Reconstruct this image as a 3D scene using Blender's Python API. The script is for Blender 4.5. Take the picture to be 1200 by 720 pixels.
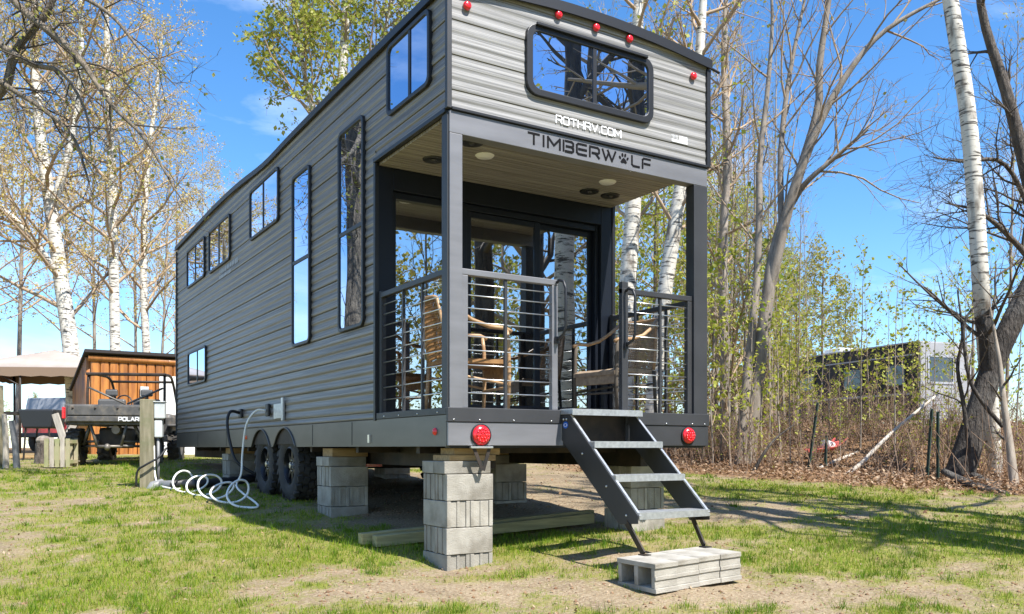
import bpy, bmesh, math, random
import numpy as np
from mathutils import Vector, Matrix

R = math.radians
sc = bpy.context.scene
for o in list(bpy.data.objects):
    bpy.data.objects.remove(o)

# ---------------------------------------------------------------- camera
# The trailer sets the axes: X along its front, Y back along its length, origin below its front left corner.
CAM = (-2.976, -5.70, 0.905)
FWD = (0.5258, 0.8506)           # heading of the camera on the ground
RGT = (0.8506, -0.5258)
cam_d = bpy.data.cameras.new('camera')
cam = bpy.data.objects.new('camera', cam_d)
sc.collection.objects.link(cam)
cam.location = CAM
cam.rotation_euler = (R(90), 0, -math.atan2(FWD[0], FWD[1]))
cam_d.sensor_width = 36
cam_d.lens = 1019 / 1200 * 36
cam_d.shift_y = 165 / 1200
cam_d.clip_start = 0.05
cam_d.clip_end = 2000
sc.camera = cam

# ---------------------------------------------------------------- sky and sun
SUN_FROM = Vector((0.165, -0.68, 1.0)).normalized()
el = math.asin(SUN_FROM.z)
az = math.atan2(SUN_FROM.x, SUN_FROM.y)
world = bpy.data.worlds.new('World')
sc.world = world
world.use_nodes = True
wn, wl = world.node_tree.nodes, world.node_tree.links
wn.clear()
sky = wn.new('ShaderNodeTexSky')
sky.sky_type = 'NISHITA'
sky.sun_disc = False
sky.sun_elevation = el
sky.sun_rotation = az
sky.altitude = 300
sky.air_density = 1.0
sky.dust_density = 0.2
sky.ozone_density = 5.0
tc = wn.new('ShaderNodeTexCoord')
mp = wn.new('ShaderNodeMapping')
mp.inputs['Scale'].default_value = (1.2, 1.2, 3.6)
cn = wn.new('ShaderNodeTexNoise')
cn.inputs['Scale'].default_value = 1.7
cn.inputs['Detail'].default_value = 7
cn.inputs['Roughness'].default_value = 0.6
cn.inputs['Distortion'].default_value = 0.5
cr = wn.new('ShaderNodeValToRGB')
cr.color_ramp.elements[0].position = 0.50
cr.color_ramp.elements[0].color = (0, 0, 0, 1)
cr.color_ramp.elements[1].position = 0.78
cr.color_ramp.elements[1].color = (0.5, 0.5, 0.5, 1)
mx = wn.new('ShaderNodeMix')
mx.data_type = 'RGBA'
mx.inputs[7].default_value = (8.5, 9.0, 9.6, 1)
bg = wn.new('ShaderNodeBackground')
bg.inputs['Strength'].default_value = 0.135
wo = wn.new('ShaderNodeOutputWorld')
wl.new(tc.outputs['Generated'], mp.inputs['Vector'])
wl.new(mp.outputs['Vector'], cn.inputs['Vector'])
wl.new(cn.outputs['Fac'], cr.inputs['Fac'])
wl.new(cr.outputs['Color'], mx.inputs[0])
hs = wn.new('ShaderNodeHueSaturation')
hs.inputs['Saturation'].default_value = 1.2
wl.new(sky.outputs['Color'], hs.inputs['Color'])
wl.new(hs.outputs['Color'], mx.inputs[6])
wl.new(mx.outputs[2], bg.inputs['Color'])
wl.new(bg.outputs['Background'], wo.inputs['Surface'])
sd = bpy.data.lights.new('sun', 'SUN')
sd.energy = 5.0
sd.angle = R(0.5)
sd.color = (1.0, 0.965, 0.91)
sun = bpy.data.objects.new('sun', sd)
sun.rotation_euler = SUN_FROM.to_track_quat('Z', 'Y').to_euler()
sun.location = (5, -20, 30)
sc.collection.objects.link(sun)
sc.view_settings.view_transform = 'Standard'
sc.view_settings.look = 'None'
sc.view_settings.exposure = 0.95
sc.view_settings.gamma = 1
sc.cycles.use_denoising = True
sc.cycles.max_bounces = 8
sc.cycles.transparent_max_bounces = 16

# ---------------------------------------------------------------- helpers
def at(px, py, d):
    """a point of the place: bearing px/py as surveyed on the 1200x720 plate, d metres ahead of the station"""
    lat = (px - 600) / 1019 * d
    return (CAM[0] + lat * RGT[0] + d * FWD[0], CAM[1] + lat * RGT[1] + d * FWD[1], CAM[2] + (525 - py) / 1019 * d)

def ld(lat, d):
    return (CAM[0] + lat * RGT[0] + d * FWD[0], CAM[1] + lat * RGT[1] + d * FWD[1])

def sstep(a, b, v):
    t = np.clip((v - a) / (b - a), 0, 1)
    return t * t * (3 - 2 * t)

def latd(x, y):
    dx, dy = x - CAM[0], y - CAM[1]
    return dx * RGT[0] + dy * RGT[1], dx * FWD[0] + dy * FWD[1]

GD = [-60, -10, 0, 4, 5.6, 6.45, 7.77, 8.65, 9.78, 12, 15.5, 20, 30, 60, 400]
GH = [-1.4, -0.75, -0.5, -0.2, -0.055, 0.015, 0.125, 0.205, 0.295, 0.425, 0.635, 0.74, 0.82, 0.86, 0.88]

def gz(x, y):
    """height of the ground"""
    lat, d = latd(np.asarray(x, float), np.asarray(y, float))
    z = np.interp(d, GD, GH)
    z = z + sstep(2.8, 6.0, lat) * sstep(12.4, 18.5, d) * 0.66
    return z

def gzf(x, y):
    return float(gz(x, y))

_noise_rng = np.random.RandomState(7)
_NG = _noise_rng.rand(6, 64, 64)

def vnoise(x, y, s, k=0):
    """smooth value noise, 0..1"""
    g = _NG[k % 6]
    x = np.asarray(x, float) / s + 13.7 * k
    y = np.asarray(y, float) / s + 5.1 * k
    xi, yi = np.floor(x).astype(int), np.floor(y).astype(int)
    fx, fy = x - xi, y - yi
    fx, fy = fx * fx * (3 - 2 * fx), fy * fy * (3 - 2 * fy)
    a = g[xi % 64, yi % 64]; b = g[(xi + 1) % 64, yi % 64]
    c = g[xi % 64, (yi + 1) % 64]; e = g[(xi + 1) % 64, (yi + 1) % 64]
    return (a * (1 - fx) + b * fx) * (1 - fy) + (c * (1 - fx) + e * fx) * fy

class MB:
    """collects shapes into one mesh"""
    def __init__(s):
        s.v, s.f = [], []
    def add(s, v, f):
        n = len(s.v)
        s.v += [tuple(p) for p in v]
        s.f += [tuple(i + n for i in q) for q in f]
        return s
    def box(s, x0, x1, y0, y1, z0, z1, M=None):
        v = [(x0, y0, z0), (x1, y0, z0), (x1, y1, z0), (x0, y1, z0), (x0, y0, z1), (x1, y0, z1), (x1, y1, z1), (x0, y1, z1)]
        if M is not None:
            v = [M @ Vector(p) for p in v]
        return s.add(v, [(3, 2, 1, 0), (4, 5, 6, 7), (0, 1, 5, 4), (1, 2, 6, 5), (2, 3, 7, 6), (3, 0, 4, 7)])
    def bar(s, a, b, w, h=None, up=(0, 0, 1)):
        """square bar from a to b"""
        h = h or w
        a, b = Vector(a), Vector(b)
        t = (b - a).normalized()
        u = Vector(up)
        if abs(t.dot(u)) > 0.98:
            u = Vector((0, 1, 0))
        x = t.cross(u).normalized()
        u = x.cross(t).normalized()
        v = []
        for p in (a, b):
            for i, j in ((-1, -1), (1, -1), (1, 1), (-1, 1)):
                v.append(p + x * i * w / 2 + u * j * h / 2)
        return s.add(v, [(0, 3, 2, 1), (4, 5, 6, 7), (0, 1, 5, 4), (1, 2, 6, 5), (2, 3, 7, 6), (3, 0, 4, 7)])
    def tube(s, pts, r, n=8, caps=True):
        pts = [Vector(p) for p in pts]
        rs = r if isinstance(r, (list, tuple)) else [r] * len(pts)
        t0 = (pts[1] - pts[0]).normalized()
        u = t0.orthogonal().normalized()
        v, f = [], []
        for i, p in enumerate(pts):
            if i == 0: t = pts[1] - pts[0]
            elif i == len(pts) - 1: t = pts[-1] - pts[-2]
            else: t = pts[i + 1] - pts[i - 1]
            t.normalize()
            u = (u - t * u.dot(t)).normalized()
            w = t.cross(u)
            for k in range(n):
                a = 2 * math.pi * k / n
                v.append(p + (u * math.cos(a) + w * math.sin(a)) * rs[i])
        for i in range(len(pts) - 1):
            for k in range(n):
                a, b = i * n + k, i * n + (k + 1) % n
                f.append((a, b, b + n, a + n))
        if caps:
            f.append(tuple(range(n - 1, -1, -1)))
            f.append(tuple(range((len(pts) - 1) * n, len(pts) * n)))
        return s.add(v, f)
    def prism(s, poly, z0, z1, M=None):
        """polygon in the local xy plane, extruded z0..z1"""
        n = len(poly)
        v = [(x, y, z0) for x, y in poly] + [(x, y, z1) for x, y in poly]
        if M is not None:
            v = [M @ Vector(p) for p in v]
        f = [tuple(range(n - 1, -1, -1)), tuple(range(n, 2 * n))]
        f += [(k, (k + 1) % n, (k + 1) % n + n, k + n) for k in range(n)]
        return s.add(v, f)
    def ring(s, outer, inner, z0, z1, M=None):
        """frame between two outlines of equal length, extruded"""
        n = len(outer)
        v = [(x, y, z0) for x, y in outer] + [(x, y, z0) for x, y in inner] + [(x, y, z1) for x, y in outer] + [(x, y, z1) for x, y in inner]
        if M is not None:
            v = [M @ Vector(p) for p in v]
        f = []
        for k in range(n):
            j = (k + 1) % n
            f += [(k, n + k, n + j, j), (2 * n + k, 2 * n + j, 3 * n + j, 3 * n + k), (k, j, 2 * n + j, 2 * n + k), (n + k, 3 * n + k, 3 * n + j, n + j)]
        return s.add(v, f)
    def lathe(s, prof, n, M=None):
        """profile (radius, height) turned about local z"""
        v, f = [], []
        m = len(prof)
        for k in range(n):
            a = 2 * math.pi * k / n
            for r, h in prof:
                v.append((r * math.cos(a), r * math.sin(a), h))
        for k in range(n):
            for i in range(m - 1):
                a, b = k * m + i, ((k + 1) % n) * m + i
                f.append((a, b, b + 1, a + 1))
        if M is not None:
            v = [M @ Vector(p) for p in v]
        return s.add(v, f)
    def sphere(s, c, r, n=10, m=6):
        rx, ry, rz = r if isinstance(r, (tuple, list)) else (r, r, r)
        prof = [(math.sin(math.pi * i / m), -math.cos(math.pi * i / m)) for i in range(m + 1)]
        return s.lathe([(max(a, 1e-4), b) for a, b in prof], n, Matrix.Translation(c) @ Matrix.Diagonal((rx, ry, rz, 1)))
    def build(s, name, mat, parent=None, smooth=False, bevel=0, kind=None, label=None):
        me = bpy.data.meshes.new(name)
        me.from_pydata(s.v, [], s.f)
        me.update()
        bm = bmesh.new()
        bm.from_mesh(me)
        bmesh.ops.recalc_face_normals(bm, faces=bm.faces)
        bm.to_mesh(me)
        bm.free()
        return link(name, me, mat, parent, smooth, bevel, kind, label)

def link(name, me, mat, parent=None, smooth=False, bevel=0, kind=None, label=None):
    if mat is not None and not me.materials:
        me.materials.append(mat)
    if smooth:
        me.polygons.foreach_set('use_smooth', [True] * len(me.polygons))
        if smooth == 'angle':
            try:
                me.set_sharp_from_angle(angle=R(38))
            except Exception:
                pass
    o = bpy.data.objects.new(name, me)
    sc.collection.objects.link(o)
    if parent is not None:
        o.parent = parent
    if bevel:
        m = o.modifiers.new('bevel', 'BEVEL')
        m.width = bevel
        m.segments = 2
        m.limit_method = 'ANGLE'
        m.angle_limit = R(50)
    if kind:
        o['kind'] = kind
    if label:
        o['label'] = label
    return o

def tag(o, label, cat, group=None):
    o['label'] = label
    o['category'] = cat
    if group:
        o['group'] = group
    return o

def thing(name, label, cat, loc=(0, 0, 0), rz=0, group=None):
    o = bpy.data.objects.new(name, None)
    o.empty_display_size = 0.2
    sc.collection.objects.link(o)
    o.location = loc
    o.rotation_euler = (0, 0, rz)
    return tag(o, label, cat, group)

def sub(name, parent):
    """an empty part that only holds its sub-parts"""
    o = bpy.data.objects.new(name, None)
    o.empty_display_size = 0.1
    sc.collection.objects.link(o)
    o.parent = parent
    return o

def copy_tree(o, parent=None):
    c = o.copy()
    sc.collection.objects.link(c)
    c.parent = parent
    for ch in list(o.children):
        copy_tree(ch, c)
    return c

def np_mesh(name, V, Q, tri=False):
    """fast mesh from numpy arrays; Q is (n,4) or (n,3)"""
    V = np.asarray(V, np.float32)
    Q = np.asarray(Q, np.int32)
    me = bpy.data.meshes.new(name)
    me.vertices.add(len(V))
    me.vertices.foreach_set('co', V.ravel())
    k = Q.shape[1]
    me.loops.add(Q.size)
    me.loops.foreach_set('vertex_index', Q.ravel())
    me.polygons.add(len(Q))
    me.polygons.foreach_set('loop_start', np.arange(0, Q.size, k, dtype=np.int32))
    me.update(calc_edges=True)
    return me

# ---------------------------------------------------------------- materials
def _mix(nt, fac, a, b):
    m = nt.nodes.new('ShaderNodeMix')
    m.data_type = 'RGBA'
    for sock, v in ((m.inputs[0], fac), (m.inputs[6], a), (m.inputs[7], b)):
        if hasattr(v, 'links') or isinstance(v, bpy.types.NodeSocket):
            nt.links.new(v, sock)
        elif isinstance(v, (int, float)):
            sock.default_value = v
        else:
            sock.default_value = (*v, 1)
    return m.outputs[2]

def _noise(nt, scale, detail=4, rough=0.55, vec=(1, 1, 1), coord='Object', lo=0.35, hi=0.65, distort=0):
    t = nt.nodes.new('ShaderNodeTexCoord')
    mp_ = nt.nodes.new('ShaderNodeMapping')
    mp_.inputs['Scale'].default_value = vec
    n = nt.nodes.new('ShaderNodeTexNoise')
    n.inputs['Scale'].default_value = scale
    n.inputs['Detail'].default_value = detail
    n.inputs['Roughness'].default_value = rough
    n.inputs['Distortion'].default_value = distort
    nt.links.new(t.outputs[coord], mp_.inputs['Vector'])
    nt.links.new(mp_.outputs['Vector'], n.inputs['Vector'])
    r = nt.nodes.new('ShaderNodeMapRange')
    r.inputs['From Min'].default_value = lo
    r.inputs['From Max'].default_value = hi
    nt.links.new(n.outputs['Fac'], r.inputs['Value'])
    return r.outputs['Result']

def pbr(name, col, rough=0.6, metal=0.0, col2=None, scale=8, vec=(1, 1, 1), bump=0, bscale=60, bdist=0.01, spec=0.5, vary=0, coat=0, detail=4, grime=None):
    m = bpy.data.materials.new(name)
    m.use_nodes = True
    nt = m.node_tree
    b = nt.nodes['Principled BSDF']
    b.inputs['Roughness'].default_value = rough
    b.inputs['Metallic'].default_value = metal
    b.inputs['Specular IOR Level'].default_value = spec
    b.inputs['Coat Weight'].default_value = coat
    c = None
    if col2 is not None:
        c = _mix(nt, _noise(nt, scale, detail, vec=vec), col, col2)
    if grime is not None:
        c = _mix(nt, _noise(nt, grime[1], 6, lo=0.5, hi=0.8), c if c is not None else col, grime[0])
    if vary:
        oi = nt.nodes.new('ShaderNodeObjectInfo')
        hv = nt.nodes.new('ShaderNodeHueSaturation')
        mr = nt.nodes.new('ShaderNodeMapRange')
        mr.inputs['To Min'].default_value = 1 - vary
        mr.inputs['To Max'].default_value = 1 + vary
        nt.links.new(oi.outputs['Random'], mr.inputs['Value'])
        nt.links.new(mr.outputs['Result'], hv.inputs['Value'])
        if c is None:
            hv.inputs['Color'].default_value = (*col, 1)
        else:
            nt.links.new(c, hv.inputs['Color'])
        c = hv.outputs['Color']
    if c is None:
        b.inputs['Base Color'].default_value = (*col, 1)
    else:
        nt.links.new(c, b.inputs['Base Color'])
    if bump:
        bp = nt.nodes.new('ShaderNodeBump')
        bp.inputs['Strength'].default_value = bump
        bp.inputs['Distance'].default_value = bdist
        nt.links.new(_noise(nt, bscale, 5, vec=vec, lo=0, hi=1), bp.inputs['Height'])
        nt.links.new(bp.outputs['Normal'], b.inputs['Normal'])
    return m

def leaf_mat(name, cols, trans=0.45, rough=0.55):
    """leaf faces, each its own tint from a ramp"""
    m = bpy.data.materials.new(name)
    m.use_nodes = True
    nt = m.node_tree
    nt.nodes.clear()
    g = nt.nodes.new('ShaderNodeNewGeometry')
    rp = nt.nodes.new('ShaderNodeValToRGB')
    el_ = rp.color_ramp.elements
    while len(el_) < len(cols):
        el_.new(0.5)
    for i, c in enumerate(cols):
        el_[i].position = i / max(1, len(cols) - 1)
        el_[i].color = (*c, 1)
    nt.links.new(g.outputs['Random Per Island'], rp.inputs['Fac'])
    d = nt.nodes.new('ShaderNodeBsdfPrincipled')
    d.inputs['Roughness'].default_value = rough
    d.inputs['Specular IOR Level'].default_value = 0.3
    t = nt.nodes.new('ShaderNodeBsdfTranslucent')
    nt.links.new(rp.outputs['Color'], d.inputs['Base Color'])
    nt.links.new(rp.outputs['Color'], t.inputs['Color'])
    x = nt.nodes.new('ShaderNodeMixShader')
    x.inputs[0].default_value = trans
    o = nt.nodes.new('ShaderNodeOutputMaterial')
    nt.links.new(d.outputs[0], x.inputs[1])
    nt.links.new(t.outputs[0], x.inputs[2])
    nt.links.new(x.outputs[0], o.inputs['Surface'])
    return m

def glass_mat(name, tint, base, refl, gloss=(0.95, 0.97, 1.0)):
    """coated glazing: a mirror share on top of a tinted pane"""
    m = bpy.data.materials.new(name)
    m.use_nodes = True
    nt = m.node_tree
    nt.nodes.clear()
    gl = nt.nodes.new('ShaderNodeBsdfGlossy')
    gl.inputs['Roughness'].default_value = 0.004
    gl.inputs['Color'].default_value = (*gloss, 1)
    tr = nt.nodes.new('ShaderNodeBsdfTransparent' if tint else 'ShaderNodeBsdfDiffuse')
    tr.inputs['Color'].default_value = (*(tint or base), 1)
    lw = nt.nodes.new('ShaderNodeLayerWeight')
    lw.inputs['Blend'].default_value = 0.5
    fr = nt.nodes.new('ShaderNodeMath')
    fr.operation = 'POWER'
    fr.inputs[1].default_value = 4.0
    nt.links.new(lw.outputs['Facing'], fr.inputs[0])
    ad = nt.nodes.new('ShaderNodeMath')
    ad.operation = 'ADD'
    ad.use_clamp = True
    ad.inputs[1].default_value = refl
    nt.links.new(fr.outputs[0], ad.inputs[0])
    bp = nt.nodes.new('ShaderNodeBump')
    bp.inputs['Strength'].default_value = 0.03
    bp.inputs['Distance'].default_value = 0.02
    nt.links.new(_noise(nt, 2.2, 1, lo=0, hi=1), bp.inputs['Height'])
    nt.links.new(bp.outputs['Normal'], gl.inputs['Normal'])
    x = nt.nodes.new('ShaderNodeMixShader')
    o = nt.nodes.new('ShaderNodeOutputMaterial')
    nt.links.new(ad.outputs[0], x.inputs[0])
    nt.links.new(tr.outputs[0], x.inputs[1])
    nt.links.new(gl.outputs[0], x.inputs[2])
    nt.links.new(x.outputs[0], o.inputs['Surface'])
    return m

def siding_mat(name, a, b, c, v1=(0.30, 0.30, 48), v2=(1.2, 1.2, 150)):
    """printed wood grain on aluminium: streaks along the board"""
    m = bpy.data.materials.new(name)
    m.use_nodes = True
    nt = m.node_tree
    p = nt.nodes['Principled BSDF']
    p.inputs['Roughness'].default_value = 0.42
    p.inputs['Specular IOR Level'].default_value = 0.45
    big = _noise(nt, 1.0, 5, 0.6, vec=v1, coord='Object', lo=0.34, hi=0.66, distort=0.08)
    fine = _noise(nt, 1.0, 6, 0.65, vec=v2, coord='Object', lo=0.42, hi=0.68, distort=0.06)
    c1 = _mix(nt, big, a, b)
    fm = nt.nodes.new('ShaderNodeMath')
    fm.operation = 'MULTIPLY'
    fm.inputs[1].default_value = 0.75
    nt.links.new(fine, fm.inputs[0])
    c2 = _mix(nt, fm.outputs[0], c1, c)
    nt.links.new(c2, p.inputs['Base Color'])
    return m

def birch_mat(name):
    m = bpy.data.materials.new(name)
    m.use_nodes = True
    nt = m.node_tree
    p = nt.nodes['Principled BSDF']
    p.inputs['Roughness'].default_value = 0.75
    marks = _noise(nt, 1.0, 4, 0.6, vec=(4.5, 4.5, 26), lo=0.53, hi=0.61, distort=0.3)
    blot = _noise(nt, 2.6, 4, 0.6, vec=(1, 1, 0.5), lo=0.57, hi=0.68)
    c = _mix(nt, marks, (0.62, 0.58, 0.50), (0.07, 0.06, 0.05))
    c = _mix(nt, blot, c, (0.16, 0.13, 0.10))
    nt.links.new(c, p.inputs['Base Color'])
    return m

M = {}
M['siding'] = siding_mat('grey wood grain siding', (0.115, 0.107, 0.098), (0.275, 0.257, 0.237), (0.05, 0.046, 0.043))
M['siding_sunlit'] = siding_mat('sunlit wood grain siding', (0.18, 0.175, 0.168), (0.45, 0.438, 0.42), (0.068, 0.066, 0.063))  # same siding as the sides; sunlight on the front put into a paler colour
M['ceiling'] = siding_mat('taupe ceiling board', (0.19, 0.172, 0.153), (0.40, 0.37, 0.335), (0.08, 0.07, 0.062), (0.3, 48, 1), (1.2, 150, 1))
M['charcoal'] = pbr('charcoal powder coat', (0.036, 0.037, 0.040), 0.48, 0.2, (0.05, 0.051, 0.055), 2.0, bump=0.04, bscale=300)
M['steel_grey'] = pbr('brushed grey aluminium', (0.215, 0.215, 0.228), 0.45, 0.3, (0.17, 0.17, 0.18), 1.3, vec=(1, 1, 6))
M['skirt'] = pbr('graphite aluminium skirt', (0.085, 0.083, 0.08), 0.36, 0.45, (0.12, 0.115, 0.11), 1.2, vec=(1, 1, 3))
M['black'] = pbr('black trim', (0.012, 0.013, 0.016), 0.45)
M['navy'] = pbr('dark blue black door frame', (0.008, 0.011, 0.018), 0.4, spec=0.3)
M['glass_dark'] = glass_mat('tinted window glass', None, (0.008, 0.012, 0.02), 0.58, (0.72, 0.82, 1.0))
M['glass_door'] = glass_mat('door glass', (0.50, 0.53, 0.54), None, 0.46)
M['glass_far'] = glass_mat('dull camper glass', None, (0.03, 0.035, 0.04), 0.08)
M['roof'] = pbr('roof membrane', (0.10, 0.10, 0.105), 0.7)
M['rod'] = pbr('stainless rod', (0.72, 0.72, 0.70), 0.28, 0.9)
M['alu'] = pbr('ribbed step aluminium', (0.62, 0.63, 0.64), 0.38, 0.75, (0.48, 0.49, 0.5), 30)
M['red_lens'] = pbr('red lamp lens', (0.75, 0.012, 0.02), 0.22, coat=0.6, spec=0.6)
M['amber'] = pbr('orange lens', (0.8, 0.13, 0.03), 0.3)
M['white'] = pbr('white plastic', (0.78, 0.78, 0.76), 0.4)
M['letter_black'] = pbr('black lettering', (0.004, 0.004, 0.005), 0.7, spec=0.15)
M['letter_white'] = pbr('white lettering', (0.82, 0.82, 0.82), 0.5)
M['blue'] = pbr('blue decal', (0.01, 0.12, 0.55), 0.35)
M['rubber'] = pbr('tyre rubber', (0.028, 0.027, 0.026), 0.8, 0, (0.06, 0.055, 0.05), 6, bump=0.1, spec=0.4)
M['rim'] = pbr('black alloy rim', (0.03, 0.03, 0.033), 0.3, 0.6)
M['chassis'] = pbr('black chassis steel', (0.014, 0.013, 0.012), 0.6, 0.2, (0.05, 0.035, 0.025), 6)
M['block'] = pbr('concrete block', (0.37, 0.345, 0.295), 0.92, 0, (0.26, 0.24, 0.20), 7, bump=0.55, bscale=120, vary=0.2, grime=((0.15, 0.13, 0.10), 4))
M['lumber'] = pbr('treated lumber', (0.44, 0.38, 0.19), 0.8, 0, (0.27, 0.24, 0.115), 3, vec=(1, 12, 12), bump=0.2, vary=0.1)
M['shim'] = pbr('raw pine board', (0.42, 0.28, 0.13), 0.75, 0, (0.28, 0.17, 0.07), 4, vec=(1, 10, 10), vary=0.15)
M['wicker'] = pbr('honey wicker', (0.36, 0.185, 0.06), 0.6, 0, (0.20, 0.095, 0.03), 22, bump=0.3, bscale=160)
M['bamboo'] = pbr('peeled rattan pole', (0.46, 0.30, 0.16), 0.45, 0, (0.30, 0.17, 0.08), 12, vec=(1, 1, 4))
M['wicker_grey'] = pbr('weathered taupe wicker', (0.36, 0.27, 0.18), 0.7, 0, (0.22, 0.16, 0.11), 22, bump=0.3, bscale=160)
M['hose'] = pbr('white hose', (0.78, 0.78, 0.74), 0.45)
M['cord'] = pbr('black rubber cord', (0.015, 0.015, 0.016), 0.5)
M['pvc'] = pbr('grey pvc', (0.24, 0.245, 0.25), 0.5, 0, (0.16, 0.16, 0.16), 6)
M['box_grey'] = pbr('pale electrical box', (0.55, 0.58, 0.57), 0.5, 0, (0.45, 0.47, 0.46), 5)
M['post_wood'] = pbr('weathered post', (0.27, 0.24, 0.16), 0.85, 0, (0.17, 0.15, 0.09), 3, vec=(8, 8, 1), bump=0.3, grime=((0.12, 0.14, 0.06), 4))
M['log_orange'] = pbr('stained log siding', (0.46, 0.18, 0.035), 0.55, 0, (0.26, 0.09, 0.02), 2.5, vec=(6, 6, 0.7), vary=0.2, coat=0.15)
M['shed_roof'] = pbr('dark shingle roof', (0.03, 0.024, 0.022), 0.85)
M['white_paint'] = pbr('white painted panel', (0.80, 0.79, 0.76), 0.6, 0, (0.7, 0.69, 0.66), 2)
M['canvas'] = pbr('beige canopy cloth', (0.38, 0.325, 0.285), 0.85, 0, (0.32, 0.27, 0.235), 2, bump=0.2, bscale=6)
M['canvas_dark'] = pbr('brown valance cloth', (0.22, 0.15, 0.10), 0.85)
M['utv_body'] = pbr('scuffed black plastic', (0.05, 0.05, 0.05), 0.5, 0, (0.12, 0.113, 0.105), 4, grime=((0.24, 0.20, 0.15), 6))
M['utv_metal'] = pbr('dusty steel tube', (0.22, 0.20, 0.17), 0.5, 0.4, (0.12, 0.11, 0.10), 8)
M['mud_tyre'] = pbr('muddy tyre', (0.03, 0.028, 0.025), 0.85, 0, (0.13, 0.105, 0.075), 7)
M['seat'] = pbr('grey vinyl', (0.10, 0.10, 0.10), 0.5)
M['jeep_grey'] = pbr('silver grey hardtop', (0.30, 0.31, 0.33), 0.35, 0.3)
M['jeep_red'] = pbr('red car paint', (0.55, 0.02, 0.03), 0.3, coat=0.6)
M['tub'] = pbr('black tub plastic', (0.02, 0.021, 0.022), 0.5)
M['crate_green'] = pbr('olive painted board', (0.28, 0.30, 0.14), 0.8, 0, (0.40, 0.34, 0.22), 3)
M['pale_post'] = pbr('pale peeled post', (0.52, 0.47, 0.39), 0.8, 0, (0.36, 0.32, 0.26), 4, vec=(6, 6, 1))
M['green_post'] = pbr('green steel fence post', (0.03, 0.07, 0.05), 0.6, 0.1, (0.05, 0.06, 0.05), 8)
M['rv_dark'] = pbr('dark camper side', (0.014, 0.015, 0.017), 0.55, 0, (0.035, 0.034, 0.033), 1.5, spec=0.25)
M['rv_white'] = pbr('white camper end', (0.36, 0.36, 0.36), 0.45, 0, (0.28, 0.28, 0.28), 2)
M['rv_silver'] = pbr('silver swoosh', (0.35, 0.36, 0.38), 0.4)
M['plastic_red'] = pbr('faded red plastic', (0.55, 0.10, 0.08), 0.6)
M['deck'] = pbr('grey composite deck', (0.17, 0.155, 0.14), 0.7, 0, (0.12, 0.11, 0.1), 4, vec=(1, 10, 1))
M['inner_wall'] = pbr('warm panelled inner wall', (0.45, 0.36, 0.27), 0.7)
M['inner_wood'] = pbr('brown cabinet wood', (0.22, 0.11, 0.05), 0.5, 0, (0.15, 0.07, 0.03), 3, vec=(8, 8, 1))
M['birch'] = birch_mat('birch bark')
M['bark'] = pbr('grey brown bark', (0.17, 0.14, 0.11), 0.9, 0, (0.075, 0.06, 0.05), 3.2, vec=(4, 4, 0.9), bump=1.0, bscale=9, bdist=0.06, vary=0.2)
M['bark_dark'] = pbr('dark wet bark', (0.09, 0.075, 0.062), 0.9, 0, (0.03, 0.025, 0.022), 3.2, vec=(4, 4, 0.9), bump=1.0, bscale=8, bdist=0.07, grime=((0.20, 0.19, 0.17), 2.2))
M['bark_stout'] = pbr('sunlit furrowed bark', (0.27, 0.215, 0.15), 0.9, 0, (0.10, 0.08, 0.055), 4, vec=(4, 4, 0.9), bump=1.0, bscale=9, bdist=0.06)
M['bark_pale'] = pbr('pale ash bark', (0.34, 0.29, 0.235), 0.85, 0, (0.20, 0.165, 0.13), 3, vec=(4, 4, 1), bump=0.4, bscale=18, vary=0.2)
M['twig'] = pbr('tan twig', (0.38, 0.275, 0.175), 0.85, vary=0.2)
M['brush'] = pbr('brown dead stem', (0.20, 0.12, 0.075), 0.85, 0, (0.33, 0.23, 0.16), 5)
M['twig_dark'] = pbr('dark twig', (0.085, 0.068, 0.05), 0.85)
M['dead_wood'] = pbr('bleached dead wood', (0.58, 0.52, 0.44), 0.85, 0, (0.42, 0.36, 0.29), 4)
M['leaf_lime'] = leaf_mat('fresh lime leaves', [(0.34, 0.38, 0.03), (0.48, 0.48, 0.07), (0.22, 0.31, 0.02), (0.55, 0.52, 0.11)])
M['leaf_olive'] = leaf_mat('yellow green spring leaves', [(0.30, 0.30, 0.05), (0.42, 0.37, 0.09), (0.20, 0.24, 0.03), (0.45, 0.36, 0.12)])
M['leaf_poplar'] = leaf_mat('poplar leaves', [(0.30, 0.34, 0.04), (0.42, 0.40, 0.08), (0.20, 0.28, 0.03), (0.46, 0.42, 0.12)])
M['leaf_tan'] = leaf_mat('tan buds and catkins', [(0.54, 0.38, 0.13), (0.48, 0.38, 0.08), (0.60, 0.45, 0.21), (0.44, 0.43, 0.07)], 0.3)
M['leaf_deep'] = leaf_mat('mid green leaves', [(0.09, 0.15, 0.02), (0.15, 0.21, 0.03), (0.06, 0.11, 0.02), (0.2, 0.24, 0.04)])
M['litter'] = leaf_mat('dry fallen leaves', [(0.22, 0.12, 0.06), (0.31, 0.195, 0.11), (0.15, 0.08, 0.04), (0.40, 0.30, 0.20), (0.20, 0.105, 0.055)], 0.1, 0.8)
M['grass'] = leaf_mat('lawn blades', [(0.07, 0.15, 0.005), (0.17, 0.28, 0.008), (0.27, 0.36, 0.018), (0.11, 0.21, 0.006), (0.33, 0.36, 0.04), (0.30, 0.25, 0.07)], 0.35)
M['grass_deep'] = leaf_mat('tuft blades', [(0.06, 0.13, 0.006), (0.13, 0.24, 0.01), (0.09, 0.18, 0.008), (0.2, 0.29, 0.015)], 0.35)
M['straw'] = leaf_mat('dry thatch blades', [(0.40, 0.32, 0.17), (0.30, 0.25, 0.10), (0.46, 0.39, 0.24), (0.27, 0.26, 0.07)], 0.25, 0.8)

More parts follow.
